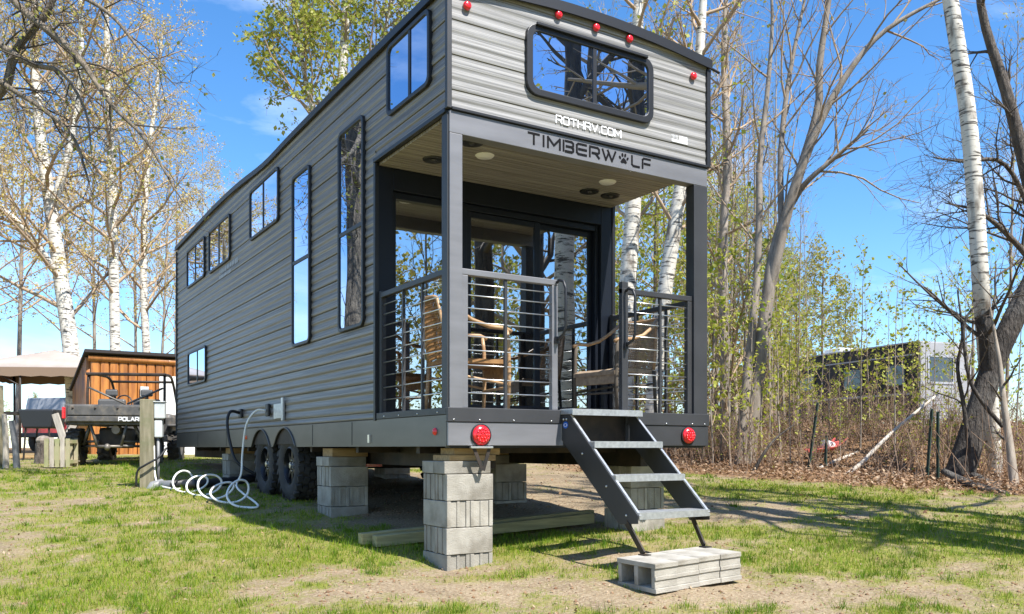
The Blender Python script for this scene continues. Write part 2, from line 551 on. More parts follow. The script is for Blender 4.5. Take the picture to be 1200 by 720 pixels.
# ---------------------------------------------------------------- ground
PATCH = [  # lateral, ahead, half sizes, amount: greener or barer patches of the lawn
    (-2.2, 6.6, 1.3, 0.8, 0.40), (-1.2, 7.4, 0.9, 0.5, 0.45), (0.3, 7.4, 1.0, 0.45, 0.45), (3.0, 11.2, 2.4, 0.9, 0.38),
    (1.75, 8.0, 0.45, 0.3, 0.5), (3.9, 7.6, 1.3, 0.7, 0.30), (-3.4, 5.6, 1.2, 0.5, 0.3), (0.1, 6.25, 0.8, 0.25, 0.3), (-6.2, 13.6, 3.2, 0.7, 0.25),
    (-0.9, 5.75, 1.3, 0.45, -0.36), (0.7, 11.5, 1.5, 3.0, -0.75), (2.5, 8.9, 1.3, 0.75, -0.4), (1.9, 5.6, 1.6, 0.45, -0.3),
    (-3.2, 8.3, 1.2, 0.5, -0.22), (-5.2, 9.4, 1.5, 0.6, -0.2), (-0.9, 6.35, 0.7, 0.25, -0.2), (4.6, 9.2, 1.0, 0.5, -0.2), (3.4, 6.3, 0.8, 0.3, -0.3)]

def green_amount(x, y):
    lat, d = latd(x, y)
    g = 0.60 + 0.5 * (vnoise(x, y, 1.1, 1) - 0.5) + 0.55 * (vnoise(x, y, 0.31, 2) - 0.5) + 0.6 * (vnoise(x, y, 0.11, 3) - 0.5)
    for a, b, ra, rb, k in PATCH:
        g = g + k * np.exp(-((lat - a) / ra) ** 2 - ((d - b) / rb) ** 2)
    under = sstep(0.15, 0.6, x) * sstep(3.2, 2.3, x) * sstep(0.9, 1.5, y) * sstep(10.8, 10, y)
    return np.clip(g - 0.75 * under, 0, 1)

def litter_amount(x, y):
    lat, d = latd(x, y)
    edge = 13.2 - np.clip(lat - 2.6, 0, 3.4) * 0.98 - np.clip(lat - 6, 0, 50) * 0.2
    v = d - edge + 1.3 * (vnoise(x, y, 0.9, 4) - 0.5) + 0.7 * (vnoise(x, y, 0.3, 5) - 0.5)
    return np.clip(sstep(-0.25, 0.5, v) * sstep(0.2, 1.6, lat) + sstep(19, 24, d) * 0.9, 0, 1)

def axis(a, fine0, fine1, step, b, grow=1.25):
    v = list(np.arange(fine0, fine1, step))
    s = step
    while v[-1] < b:
        s *= grow
        v.append(v[-1] + s)
    s = step
    while v[0] > a:
        s *= grow
        v.insert(0, v[0] - s)
    return np.array(v)

la = axis(-300, -9, 9, 0.09, 300)
da = axis(-60, 4.3, 17, 0.07, 420)
LA, DA = np.meshgrid(la, da, indexing='ij')
GX = CAM[0] + LA * RGT[0] + DA * FWD[0]
GY = CAM[1] + LA * RGT[1] + DA * FWD[1]
GZ = gz(GX, GY)
near = sstep(60, 20, DA)
GZ = GZ + near * (0.05 * (vnoise(GX, GY, 0.9, 0) - 0.5) + 0.022 * (vnoise(GX, GY, 0.22, 3) - 0.5))
nl, nd = LA.shape
idx = np.arange(nl * nd).reshape(nl, nd)
Q = np.stack([idx[:-1, :-1], idx[1:, :-1], idx[1:, 1:], idx[:-1, 1:]], -1).reshape(-1, 4)
gm = np_mesh('ground', np.stack([GX, GY, GZ], -1).reshape(-1, 3), Q)
for nm, arr in (('green', green_amount(GX, GY)), ('litter', litter_amount(GX, GY))):
    att = gm.attributes.new(nm, 'FLOAT', 'POINT')
    att.data.foreach_set('value', arr.ravel().astype(np.float32))
m = bpy.data.materials.new('lawn soil and leaf litter')
m.use_nodes = True
nt = m.node_tree
p = nt.nodes['Principled BSDF']
p.inputs['Roughness'].default_value = 0.95
p.inputs['Specular IOR Level'].default_value = 0.2
ag = nt.nodes.new('ShaderNodeAttribute'); ag.attribute_name = 'green'
al = nt.nodes.new('ShaderNodeAttribute'); al.attribute_name = 'litter'
soil = _mix(nt, _noise(nt, 3.0, 6), (0.30, 0.225, 0.14), (0.19, 0.14, 0.085))
soil = _mix(nt, _noise(nt, 45, 3, lo=0.45, hi=0.7), soil, (0.38, 0.31, 0.21))
soil = _mix(nt, _noise(nt, 90, 2, lo=0.55, hi=0.7), soil, (0.12, 0.085, 0.05))
turf = _mix(nt, _noise(nt, 14, 5), (0.14, 0.175, 0.018), (0.25, 0.23, 0.06))
turf = _mix(nt, _noise(nt, 70, 3, lo=0.48, hi=0.68), turf, (0.11, 0.115, 0.025))
mrg = nt.nodes.new('ShaderNodeMapRange')
mrg.inputs['From Min'].default_value = 0.20
mrg.inputs['From Max'].default_value = 0.70
fz = nt.nodes.new('ShaderNodeMath'); fz.operation = 'MULTIPLY_ADD'
fz.inputs[1].default_value = 0.5; fz.inputs[2].default_value = -0.25
nt.links.new(_noise(nt, 17, 5, 0.7), fz.inputs[0])
fa = nt.nodes.new('ShaderNodeMath'); fa.operation = 'ADD'
nt.links.new(ag.outputs['Fac'], fa.inputs[0]); nt.links.new(fz.outputs[0], fa.inputs[1])
nt.links.new(fa.outputs[0], mrg.inputs['Value'])
turf = _mix(nt, _noise(nt, 1.6, 4, 0.6, lo=0.42, hi=0.66), turf, (0.24, 0.20, 0.075))
c = _mix(nt, mrg.outputs['Result'], soil, turf)
lit = _mix(nt, _noise(nt, 22, 5), (0.27, 0.16, 0.08), (0.15, 0.085, 0.045))
c = _mix(nt, al.outputs['Fac'], c, lit)
nt.links.new(c, p.inputs['Base Color'])
bp = nt.nodes.new('ShaderNodeBump')
bp.inputs['Strength'].default_value = 0.7
bp.inputs['Distance'].default_value = 0.03
nt.links.new(_noise(nt, 38, 6, lo=0, hi=1), bp.inputs['Height'])
nt.links.new(bp.outputs['Normal'], p.inputs['Normal'])
link('ground', gm, m, smooth=True, kind='structure')

def ground_top(x, y):
    lat, d = latd(x, y)
    return gz(x, y) + sstep(60, 20, d) * (0.05 * (vnoise(x, y, 0.9, 0) - 0.5) + 0.022 * (vnoise(x, y, 0.22, 3) - 0.5))

def blades(name, n, seed, keep, mat, label, h0, h1, wid, dmin=4.6, dmax=19, flat=0.0):
    rg = np.random.RandomState(seed)
    u = rg.rand(n)
    d = dmin * (dmax / dmin) ** u
    lat = (rg.rand(n) * 2 - 1) * 0.72 * d
    x, y = CAM[0] + lat * RGT[0] + d * FWD[0], CAM[1] + lat * RGT[1] + d * FWD[1]
    k = rg.rand(n) < keep(x, y, d)
    x, y, d = x[k], y[k], d[k]
    n = len(x)
    g = green_amount(x, y)
    z = ground_top(x, y) - 0.006
    h = (h0 + (h1 - h0) * rg.rand(n)) * (0.55 + 0.75 * g)
    w = wid * (0.6 + 0.8 * rg.rand(n)) * np.clip(d / 7, 0.8, 1.8)
    a = rg.rand(n) * 2 * np.pi
    ln = rg.rand(n) * (0.75 + flat) * h
    b = rg.rand(n) * 2 * np.pi
    V = np.zeros((n, 3, 3))
    V[:, 0] = np.stack([x - np.cos(a) * w, y - np.sin(a) * w, z], -1)
    V[:, 1] = np.stack([x + np.cos(a) * w, y + np.sin(a) * w, z], -1)
    V[:, 2] = np.stack([x + np.cos(b) * ln, y + np.sin(b) * ln, z + h * (1 - 0.5 * flat)], -1)
    me = np_mesh(name, V.reshape(-1, 3), np.arange(n * 3).reshape(n, 3))
    o = link(name, me, mat, kind='stuff')
    return tag(o, label, 'grass')

def keep_green(x, y, d):
    return np.clip((green_amount(x, y) - 0.30) * 1.9, 0.02, 1) * (1 - litter_amount(x, y) * 0.93)

def keep_straw(x, y, d):
    return np.clip(0.08 + 0.42 * vnoise(x, y, 0.5, 5), 0, 1) * (1 - litter_amount(x, y)) * (0.4 + 0.6 * (green_amount(x, y) > 0.25))

blades('lawn_grass', 340000, 1, keep_green, M['grass'], 'short patchy green grass growing over the yard', 0.014, 0.046, 0.0032)
blades('dry_grass', 230000, 2, keep_straw, M['straw'], 'dry straw coloured thatch lying between the green grass', 0.012, 0.03, 0.0035, flat=1.2)

def tufts(n, seed):
    rg = np.random.RandomState(seed)
    d = 4.7 * (15 / 4.7) ** rg.rand(n)
    lat = (rg.rand(n) * 2 - 1) * 0.7 * d
    x, y = CAM[0] + lat * RGT[0] + d * FWD[0], CAM[1] + lat * RGT[1] + d * FWD[1]
    k = (green_amount(x, y) > 0.5) & (litter_amount(x, y) < 0.3) & (rg.rand(n) < 0.3 + 0.9 * vnoise(x, y, 0.8, 4) ** 2)
    x, y, d = x[k], y[k], d[k]
    m_ = 26
    x, y, d = np.repeat(x, m_), np.repeat(y, m_), np.repeat(d, m_)
    n = len(x)
    big = np.repeat(0.5 + rg.rand(n // m_), m_)
    x = x + rg.normal(0, 0.025, n) * big
    y = y + rg.normal(0, 0.025, n) * big
    z = ground_top(x, y) - 0.006
    h = (0.03 + 0.05 * rg.rand(n)) * big
    w = 0.0032 * np.clip(d / 7, 0.8, 1.8)
    a = rg.rand(n) * 6.28
    b = rg.rand(n) * 6.28
    ln = rg.rand(n) * 0.9 * h
    V = np.stack([np.stack([x - np.cos(a) * w, y - np.sin(a) * w, z], -1), np.stack([x + np.cos(a) * w, y + np.sin(a) * w, z], -1), np.stack([x + np.cos(b) * ln, y + np.sin(b) * ln, z + h], -1)], 1)
    o = link('grass_tufts', np_mesh('grass_tufts', V.reshape(-1, 3), np.arange(n * 3).reshape(n, 3)), M['grass_deep'], kind='stuff')
    tag(o, 'taller darker green tufts standing in the short lawn', 'grass')
tufts(2400, 21)

def pebbles(n, seed):
    rg = np.random.RandomState(seed)
    d = 4.7 * (13 / 4.7) ** rg.rand(n)
    lat = (rg.rand(n) * 2 - 1) * 0.68 * d
    x, y = CAM[0] + lat * RGT[0] + d * FWD[0], CAM[1] + lat * RGT[1] + d * FWD[1]
    k = green_amount(x, y) < 0.55
    x, y = x[k], y[k]
    n = len(x)
    r = 0.004 + 0.016 * rg.rand(n) ** 3
    z = ground_top(x, y)
    base = np.array([(1, 0, 0), (0, 1, 0), (-1, 0, 0), (0, -1, 0), (0, 0, 0.75), (0, 0, -0.6)])
    fc = np.array([(0, 1, 4), (1, 2, 4), (2, 3, 4), (3, 0, 4), (1, 0, 5), (2, 1, 5), (3, 2, 5), (0, 3, 5)])
    V = base[None] * r[:, None, None] * rg.uniform(0.7, 1.3, (n, 6, 1)) + np.stack([x, y, z], -1)[:, None]
    F = fc[None] + (np.arange(n) * 6)[:, None, None]
    o = link('pebbles', np_mesh('pebbles', V.reshape(-1, 3), F.reshape(-1, 3)), M['litter'], kind='stuff')
    tag(o, 'small stones and crumbs of soil on the bare patches', 'pebbles')
pebbles(9000, 22)

def cards(n, seed, region, s0, s1, lift):
    """small curled leaves lying about"""
    rg = np.random.RandomState(seed)
    x, y = region(rg, n)
    n = len(x)
    z = ground_top(x, y) + lift * rg.rand(n) ** 2
    L = s0 + (s1 - s0) * rg.rand(n)
    a = rg.rand(n) * 2 * np.pi
    t = (rg.rand(n) - 0.5) * 1.6
    t2 = (rg.rand(n) - 0.5) * 1.6
    ax = np.stack([np.cos(a) * np.cos(t), np.sin(a) * np.cos(t), np.sin(t)], -1) * L[:, None]
    bx = np.stack([-np.sin(a) * np.cos(t2), np.cos(a) * np.cos(t2), np.sin(t2)], -1) * (L * 0.6)[:, None]
    c = np.stack([x, y, z + 0.012], -1)
    V = np.stack([c - ax * 0.5, c + bx * 0.5, c + ax * 0.5, c - bx * 0.5], 1)
    return V.reshape(-1, 3), np.arange(n * 4).reshape(n, 4)

def litter_region(rg, n):
    d = 8.5 * (34 / 8.5) ** rg.rand(n)
    lat = (rg.rand(n) * 0.85 - 0.02) * d
    x, y = CAM[0] + lat * RGT[0] + d * FWD[0], CAM[1] + lat * RGT[1] + d * FWD[1]
    k = rg.rand(n) < litter_amount(x, y) + 0.012
    return x[k], y[k]

V, Q = cards(95000, 3, litter_region, 0.028, 0.075, 0.12)
o = link('fallen_leaves', np_mesh('fallen_leaves', V, Q), M['litter'], kind='stuff')
tag(o, 'brown dry leaves lying thick along the edge of the wood', 'leaves')

def scatter_region(rg, n):
    d = 4.8 * (14 / 4.8) ** rg.rand(n)
    lat = (rg.rand(n) * 2 - 1) * 0.68 * d
    return CAM[0] + lat * RGT[0] + d * FWD[0], CAM[1] + lat * RGT[1] + d * FWD[1]
V, Q = cards(1500, 8, scatter_region, 0.012, 0.04, 0.0)
o = link('scattered_leaves', np_mesh('scattered_leaves', V, Q), M['litter'], kind='stuff')
tag(o, 'single dry leaves and chips scattered over the lawn', 'leaves')

# ---------------------------------------------------------------- the tiny house trailer
W, LEN, PORCH, FLOOR = 2.59, 10.07, 1.36, 1.20
LOFT = 3.41
def zr_raw(y):
    return float(np.interp(y, [0, 2.2, 4.0, 4.5, 5.0, 5.5, 6.3, 7.4, 10.07], [4.325, 4.32, 4.298, 4.272, 4.288, 4.33, 4.362, 4.372, 4.325]))
_yy = np.linspace(0, LEN, 203)
_zz = np.array([zr_raw(v) for v in _yy])
for _ in range(60):
    _zz[1:-1] = (_zz[:-2] + 2 * _zz[1:-1] + _zz[2:]) / 4
def zr(y):
    return float(np.interp(y, _yy, _zz))
def crown(x):
    return 0.095 * (1 - ((x - W / 2) / (W / 2)) ** 2)

house = thing('tiny_house_trailer', 'grey wood grain tiny house trailer with loft and railed front porch, standing on concrete blocks', 'tiny house')

def smooth_ys(y0, y1):
    ys = [y0] + [v for v in np.arange(0.5, LEN, 0.5) if y0 + 0.05 < v < y1 - 0.05] + [y1]
    return ys

COURSE = 0.26
def course_profile(z0, z1, amp=1.0):
    """(offset, z) up one siding course: a seam groove, then three lapped ribs"""
    pts = [(-0.006, z0), (-0.006, z0 + 0.005)]
    zs = z0 + 0.005
    n = max(1, round((z1 - zs) / 0.0833))
    h = (z1 - zs) / n
    for i in range(n):
        b = zs + i * h
        top = (0.0115 if i == 0 else 0.0105) * amp
        q_ = h / 0.0833
        pts += [(top * 0.62, b + 0.004 * q_), (top, b + 0.014 * q_), (top * 1.02, b + 0.024 * q_), (top * 0.86, b + 0.038 * q_), (top * 0.5, b + 0.056 * q_), (top * 0.2, b + 0.070 * q_), (top * 0.16, b + 0.079 * q_)]
    pts.append((0.002, z1))
    return pts

def course_side(z0, z1, y0, y1, right=False):
    mb = MB()
    prof = course_profile(z0, z1)
    ys = smooth_ys(y0, y1)
    for y in ys:
        for off, z in prof:
            x = W + off if right else -off
            mb.v.append((x, y, min(z, zr(y) - 0.015)))
    n = len(prof)
    for i in range(len(ys) - 1):
        for k in range(n - 1):
            a = i * n + k
            mb.f.append((a, a + n, a + n + 1, a + 1))
    return mb

def course_front(z0, z1, y, sgn):
    mb = MB()
    prof = course_profile(z0, z1, 0.62)
    xs = list(np.linspace(0.0, W, 14))
    for x in xs:
        for off, z in prof:
            mb.v.append((x, y + sgn * off, min(z, zr(y) + crown(x) - 0.015)))
    n = len(prof)
    for i in range(len(xs) - 1):
        for k in range(n - 1):
            a = i * n + k
            mb.f.append((a, a + n, a + n + 1, a + 1))
    return mb

seams = [3.55 + COURSE * k for k in range(-10, 4)]
for right in (False, True):
    for k, z0 in enumerate(seams):
        z1 = z0 + COURSE
        if z1 < 1.17:
            continue
        z0c = max(z0, 1.15)
        ystart = 0.0 if z0 > LOFT else PORCH
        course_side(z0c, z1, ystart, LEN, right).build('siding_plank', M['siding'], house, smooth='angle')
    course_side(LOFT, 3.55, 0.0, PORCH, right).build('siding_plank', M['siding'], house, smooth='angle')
course_front(LOFT, 3.55, 0.0, -1).build('siding_plank', M['siding_sunlit'], house, smooth='angle')
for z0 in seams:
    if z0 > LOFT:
        course_front(z0, z0 + COURSE, 0.0, -1).build('siding_plank', M['siding_sunlit'], house, smooth='angle')
    if z0 + COURSE > 1.17:
        course_front(max(z0, 1.15), z0 + COURSE, LEN, 1).build('siding_plank', M['siding'], house, smooth='angle')

# roof with its edge trim
mb = MB()
ys = [-0.03] + [0.25 * k for k in range(1, 41)] + [LEN + 0.03]
xs = list(np.linspace(-0.03, W + 0.03, 13))
for dz in (0.03, -0.012):
    for y in ys:
        for x in xs:
            mb.v.append((x, y, zr(y) + crown(min(max(x, 0), W)) + dz))
n, m_ = len(xs), len(ys)
for s_ in (0, 1):
    o_ = s_ * n * m_
    for i in range(m_ - 1):
        for k in range(n - 1):
            a = o_ + i * n + k
            mb.f.append((a, a + 1, a + n + 1, a + n))
for i in range(m_ - 1):
    for k in (0, n - 1):
        a = i * n + k
        mb.f.append((a, a + n, a + n + n * m_, a + n * m_))
for k in range(n - 1):
    for i in (0, m_ - 1):
        a = i * n + k
        mb.f.append((a, a + 1, a + 1 + n * m_, a + n * m_))
roof = mb.build('roof', M['roof'], house)
for x0 in (-0.045, W + 0.020):
    mb = MB()
    for y in ys:
        z = zr(y)
        mb.v += [(x0, y, z - 0.028), (x0 + 0.025, y, z - 0.028), (x0 + 0.025, y, z + 0.036), (x0, y, z + 0.036)]
    for i in range(len(ys) - 1):
        for k in range(4):
            a, b = i * 4 + k, i * 4 + (k + 1) % 4
            mb.f.append((a, b, b + 4, a + 4))
    mb.f += [(0, 1, 2, 3), tuple(len(mb.v) - 4 + k for k in range(4))]
    mb.build('gutter_rail', M['black'], roof)
mb = MB()
for x in xs:
    z = zr(0) + crown(min(max(x, 0), W))
    mb.v += [(x, -0.047, z - 0.045), (x, -0.031, z - 0.045), (x, -0.031, z + 0.036), (x, -0.047, z + 0.036)]
for i in range(len(xs) - 1):
    for k in range(4):
        a, b = i * 4 + k, i * 4 + (k + 1) % 4
        mb.f.append((a, b, b + 4, a + 4))
mb.f += [(0, 1, 2, 3), tuple(len(mb.v) - 4 + k for k in range(4))]
mb.build('edge_trim', M['black'], roof)
MB().tube([(W + 0.03, -0.02, 4.30), (W + 0.13, -0.03, 4.275)], 0.012, 8).build('drip_spout', M['black'], roof)
for x, y in ((1.3, 3.2), (1.5, 7.6)):
    MB().box(x - 0.18, x + 0.18, y - 0.18, y + 0.18, 4.36, 4.50).build('roof_vent', M['white'], roof, bevel=0.03)

# corner trims
for x0, x1, y0, y1, z0, z1, mt in ((-0.028, 0.012, -0.028, 0.012, LOFT - 0.004, 4.28, 'charcoal'), (W - 0.012, W + 0.028, -0.028, 0.012, LOFT - 0.004, 4.28, 'black'),
                                   (-0.028, 0.012, LEN - 0.012, LEN + 0.028, 1.14, 4.28, 'charcoal'), (W - 0.012, W + 0.028, LEN - 0.012, LEN + 0.028, 1.14, 4.28, 'charcoal'),
                                   (-0.026, 0.010, PORCH - 0.03, PORCH + 0.01, 1.14, LOFT - 0.03, 'black'), (W - 0.010, W + 0.026, PORCH - 0.03, PORCH + 0.01, 1.14, LOFT - 0.03, 'black'),
                                   (-0.030, 0.008, 0.014, PORCH + 0.008, LOFT - 0.028, LOFT + 0.006, 'black'), (W - 0.008, W + 0.030, 0.014, PORCH + 0.008, LOFT - 0.028, LOFT + 0.006, 'black'),
                                   (0.014, W - 0.014, -0.030, -0.002, LOFT - 0.012, LOFT + 0.012, 'black')):
    MB().box(x0, x1, y0, y1, z0, z1).build('corner_trim', M[mt], house, bevel=0.004)

# porch header, posts, floor and ceiling
header = MB().box(0.0, W, -0.012, 0.09, 3.232, LOFT - 0.014).build('header_beam', M['steel_grey'], house, bevel=0.004)
MB().box(0.0, 0.107, -0.014, 0.092, 1.20, 3.230).build('porch_post', M['steel_grey'], house, bevel=0.004)
MB().box(2.430, W, -0.014, 0.092, 1.20, 3.230).build('porch_post', M['charcoal'], house, bevel=0.004)
MB().box(-0.012, -0.002, 0.002, 0.092, 1.20, LOFT - 0.03).build('dark_post_side', M['charcoal'], house)  # thin charcoal sheet, makes the left side of the grey post darker
for k in range(26):
    y0 = 0.094 + k * 0.0491
    MB().box(0.02, W - 0.02, y0, y0 + 0.0415, LOFT - 0.047, LOFT - 0.022).build('ceiling_board', M['ceiling'], house, bevel=0.003)
MB().box(0.01, W - 0.01, 0.05, PORCH, LOFT - 0.020, LOFT - 0.006).build('loft_floor', M['black'], house)
for k in range(9):
    y0 = 0.015 + k * 0.1475
    MB().box(0.02, W - 0.02, y0, y0 + 0.143, FLOOR - 0.03, FLOOR).build('deck_board', M['deck'], house, bevel=0.004)
MB().box(0.0, W, 0.0, LEN, 0.945, FLOOR - 0.034).build('floor_frame', M['chassis'], house)
for x, y in ((0.674, 0.64), (2.0, 0.67)):
    d_ = MB().lathe([(0.001, -0.016), (0.070, -0.014), (0.082, 0.0)], 28, Matrix.Translation((x, y, LOFT - 0.046)))
    d_.build('ceiling_light', M['white'], house, smooth=True)
for x, y in ((0.35, 0.95), (0.43, 0.42), (2.03, 0.99), (2.29, 1.0)):
    sp = MB().lathe([(0.001, -0.006), (0.05, -0.004), (0.07, -0.014), (0.09, -0.012), (0.095, 0.0)], 28, Matrix.Translation((x, y, LOFT - 0.046))).build('ceiling_speaker', M['black'], house, smooth='angle')
    MB().lathe([(0.001, -0.022), (0.02, -0.02), (0.026, -0.008)], 16, Matrix.Translation((x, y, LOFT - 0.046))).build('cone', M['charcoal'], sp, smooth=True)

# lower front channel and skirts
MB().box(-0.018, 1.0, -0.020, 0.012, 1.098, 1.205).build('floor_channel', M['charcoal'], house, bevel=0.004)
MB().box(1.66, W + 0.018, -0.020, 0.012, 1.098, 1.205).build('floor_channel', M['charcoal'], house, bevel=0.004)
for x0, x1 in ((-0.018, -0.002), (W + 0.002, W + 0.018)):
    MB().box(x0, x1, 0.014, PORCH - 0.04, 1.152, 1.205).build('floor_channel', M['charcoal'], house, bevel=0.003)
for x in (0.03, 0.25, 0.55, 0.9, 1.78, 2.1, 2.4, 2.55):
    MB().sphere((x, -0.021, 1.115), 0.007, 8, 4).build('bolt', M['rod'], house, smooth=True)
for y in (0.15, 0.5, 0.85, 1.15):
    MB().sphere((-0.019, y, 1.172), 0.007, 8, 4).build('bolt', M['rod'], house, smooth=True)
MB().box(-0.012, 1.02, -0.012, 0.012, 0.922, 1.096).build('front_skirt_panel', M['steel_grey'], house, bevel=0.003)
MB().box(1.66, W + 0.012, -0.012, 0.012, 0.922, 1.096).build('front_skirt_panel', M['charcoal'], house, bevel=0.003)
MB().box(1.022, 1.658, 0.004, 0.016, 0.925, 1.20).build('front_skirt_panel', M['charcoal'], house, bevel=0.003)
MB().box(0.02, W - 0.02, 0.02, 0.10, 0.905, 0.94).build('front_crossmember', M['black'], house)

WHEELS = (3.95, 4.90)
WZ, WR = 0.705, 0.405
def skirt(side):
    mb = MB()
    ys = sorted(set([0.013, LEN] + [round(v, 3) for v in np.arange(0.5, LEN, 0.5)] + [round(w + 0.455 * math.sin(a), 4) for w in WHEELS for a in np.linspace(-math.pi / 2, math.pi / 2, 19)] + [round(w + q, 4) for w in WHEELS for q in (-0.4565, 0.4565)]))
    def bot(y):
        b = 0.915
        for w in WHEELS:
            q = 0.456 ** 2 - (y - w) ** 2
            if q > 0:
                b = max(b, min(WZ + 0.425 * math.sqrt(q) / 0.456, 1.135))
        return b
    xo, xi = (-0.014, 0.006) if side < 0 else (W + 0.014, W - 0.006)
    for y in ys:
        b = bot(y)
        mb.v += [(xo, y, b), (xo, y, 1.148), (xi, y, 1.148), (xi, y, b)]
    for i in range(len(ys) - 1):
        for k in range(4):
            a, c_ = i * 4 + k, i * 4 + (k + 1) % 4
            mb.f.append((a, a + 4, c_ + 4, c_))
    mb.f += [(0, 1, 2, 3), tuple(len(mb.v) - 4 + k for k in range(4))]
    sk = mb.build('side_skirt', M['skirt'], house)
    for w in WHEELS:
        t = MB()
        pts = [((xo - 0.006 * (1 if side < 0 else -1)), w + 0.450 * math.cos(a), max(0.915, WZ + 0.425 * math.sin(a))) for a in np.linspace(0.5, math.pi - 0.5, 17)]
        t.tube(pts, 0.010, 6).build('arch_trim', M['skirt'], sk, smooth=True)
    for y in (1.9, 3.0, 6.6, 8.4):
        MB().box(min(xo, xo + 0.003 * side), max(xo, xo + 0.003 * side), y - 0.004, y + 0.004, 0.93, 1.14).build('panel_joint', M['black'], sk)
    return sk
skirt(-1)
skirt(1)
# wheel wells, chassis
for x0, x1 in ((0.012, 0.42), (W - 0.42, W - 0.012)):
    MB().box(x0, x1, WHEELS[0] - 0.5, WHEELS[1] + 0.5, 1.122, 1.144).build('wheel_well', M['black'], house)
for x in (0.47, W - 0.55):
    MB().box(x, x + 0.08, 0.25, LEN + 0.9, 0.74, 0.943).build('chassis_beam', M['chassis'], house)
for y in (0.6, 1.9, 3.2, 5.7, 7.2, 8.8):
    MB().box(0.05, W - 0.05, y, y + 0.06, 0.86, 0.944).build('crossmember', M['chassis'], house)
for w in WHEELS:
    MB().tube([(0.2, w, WZ), (W - 0.2, w, WZ)], 0.045, 10).build('axle', M['chassis'], house, smooth=True)
MB().box(0.62, 0.80, 3.10, 3.13, 0.70, 0.735).build('red_reflector', M['red_lens'], house)
MB().tube([(1.5, LEN + 0.9, 0.75), (1.3, LEN + 1.6, 0.75)], 0.05, 8).build('hitch_coupler', M['chassis'], house)

def wheel(x, y, side):
    Mx = Matrix.Translation((x, y, WZ)) @ Matrix.Rotation(R(90) * side, 4, 'Y')
    mb = MB()
    w = 0.135
    prof = [(0.215, -w * 0.8), (0.235, -w * 0.93), (0.30, -w), (0.345, -w * 0.97), (0.372, -w * 0.86), (0.376, -w * 0.5), (0.376, w * 0.5), (0.372, w * 0.86), (0.345, w * 0.97), (0.30, w), (0.235, w * 0.93), (0.215, w * 0.8)]
    mb.lathe(prof, 44, Mx)
    for k in range(22):
        a = 2 * math.pi * k / 22
        for row, (z0, z1, ofs, rr) in enumerate(((-w * 0.99, -w * 0.56, 0, 0.404), (-w * 0.46, -w * 0.05, 0.5, 0.407), (w * 0.05, w * 0.46, 0, 0.407), (w * 0.56, w * 0.99, 0.5, 0.404))):
            aa = a + ofs * 2 * math.pi / 22
            q = Mx @ Matrix.Rotation(aa, 4, 'Z') @ Matrix.Rotation(R(14 if row % 2 else -14), 4, 'X')
            mb.box(0.352, rr, -0.036, 0.036, z0, z1, q)
    wh = sub('wheel', house)
    mb.build('tyre', M['rubber'], wh, smooth='angle')
    rm = MB()
    rm.lathe([(0.216, -w * 0.8), (0.216, w * 0.80), (0.200, w * 0.84), (0.192, w * 0.70), (0.185, w * 0.2)], 40, Mx)
    rm.lathe([(0.001, w * 0.52), (0.05, w * 0.52), (0.075, w * 0.40), (0.085, w * 0.1)], 24, Mx)
    for k in range(8):
        q = Mx @ Matrix.Rotation(2 * math.pi * k / 8, 4, 'Z')
        rm.box(0.055, 0.195, -0.022, 0.022, w * 0.30, w * 0.58, q)
    rm.lathe([(0.001, w * 0.15), (0.2, w * 0.15)], 24, Mx)
    rm.build('rim', M['rim'], wh, smooth='angle')
    hb = MB().lathe([(0.001, w * 0.80), (0.030, w * 0.78), (0.036, w * 0.5)], 18, Mx)
    for k in range(6):
        a = 2 * math.pi * k / 6
        hb.lathe([(0.001, w * 0.66), (0.009, w * 0.65), (0.010, w * 0.5)], 8, Mx @ Matrix.Translation((0.058 * math.cos(a), 0.058 * math.sin(a), 0)))
    hb.build('hub_cap', M['rod'], wh, smooth='angle')
for w_ in WHEELS:
    wheel(0.15, w_, -1)
    wheel(W - 0.15, w_, 1)

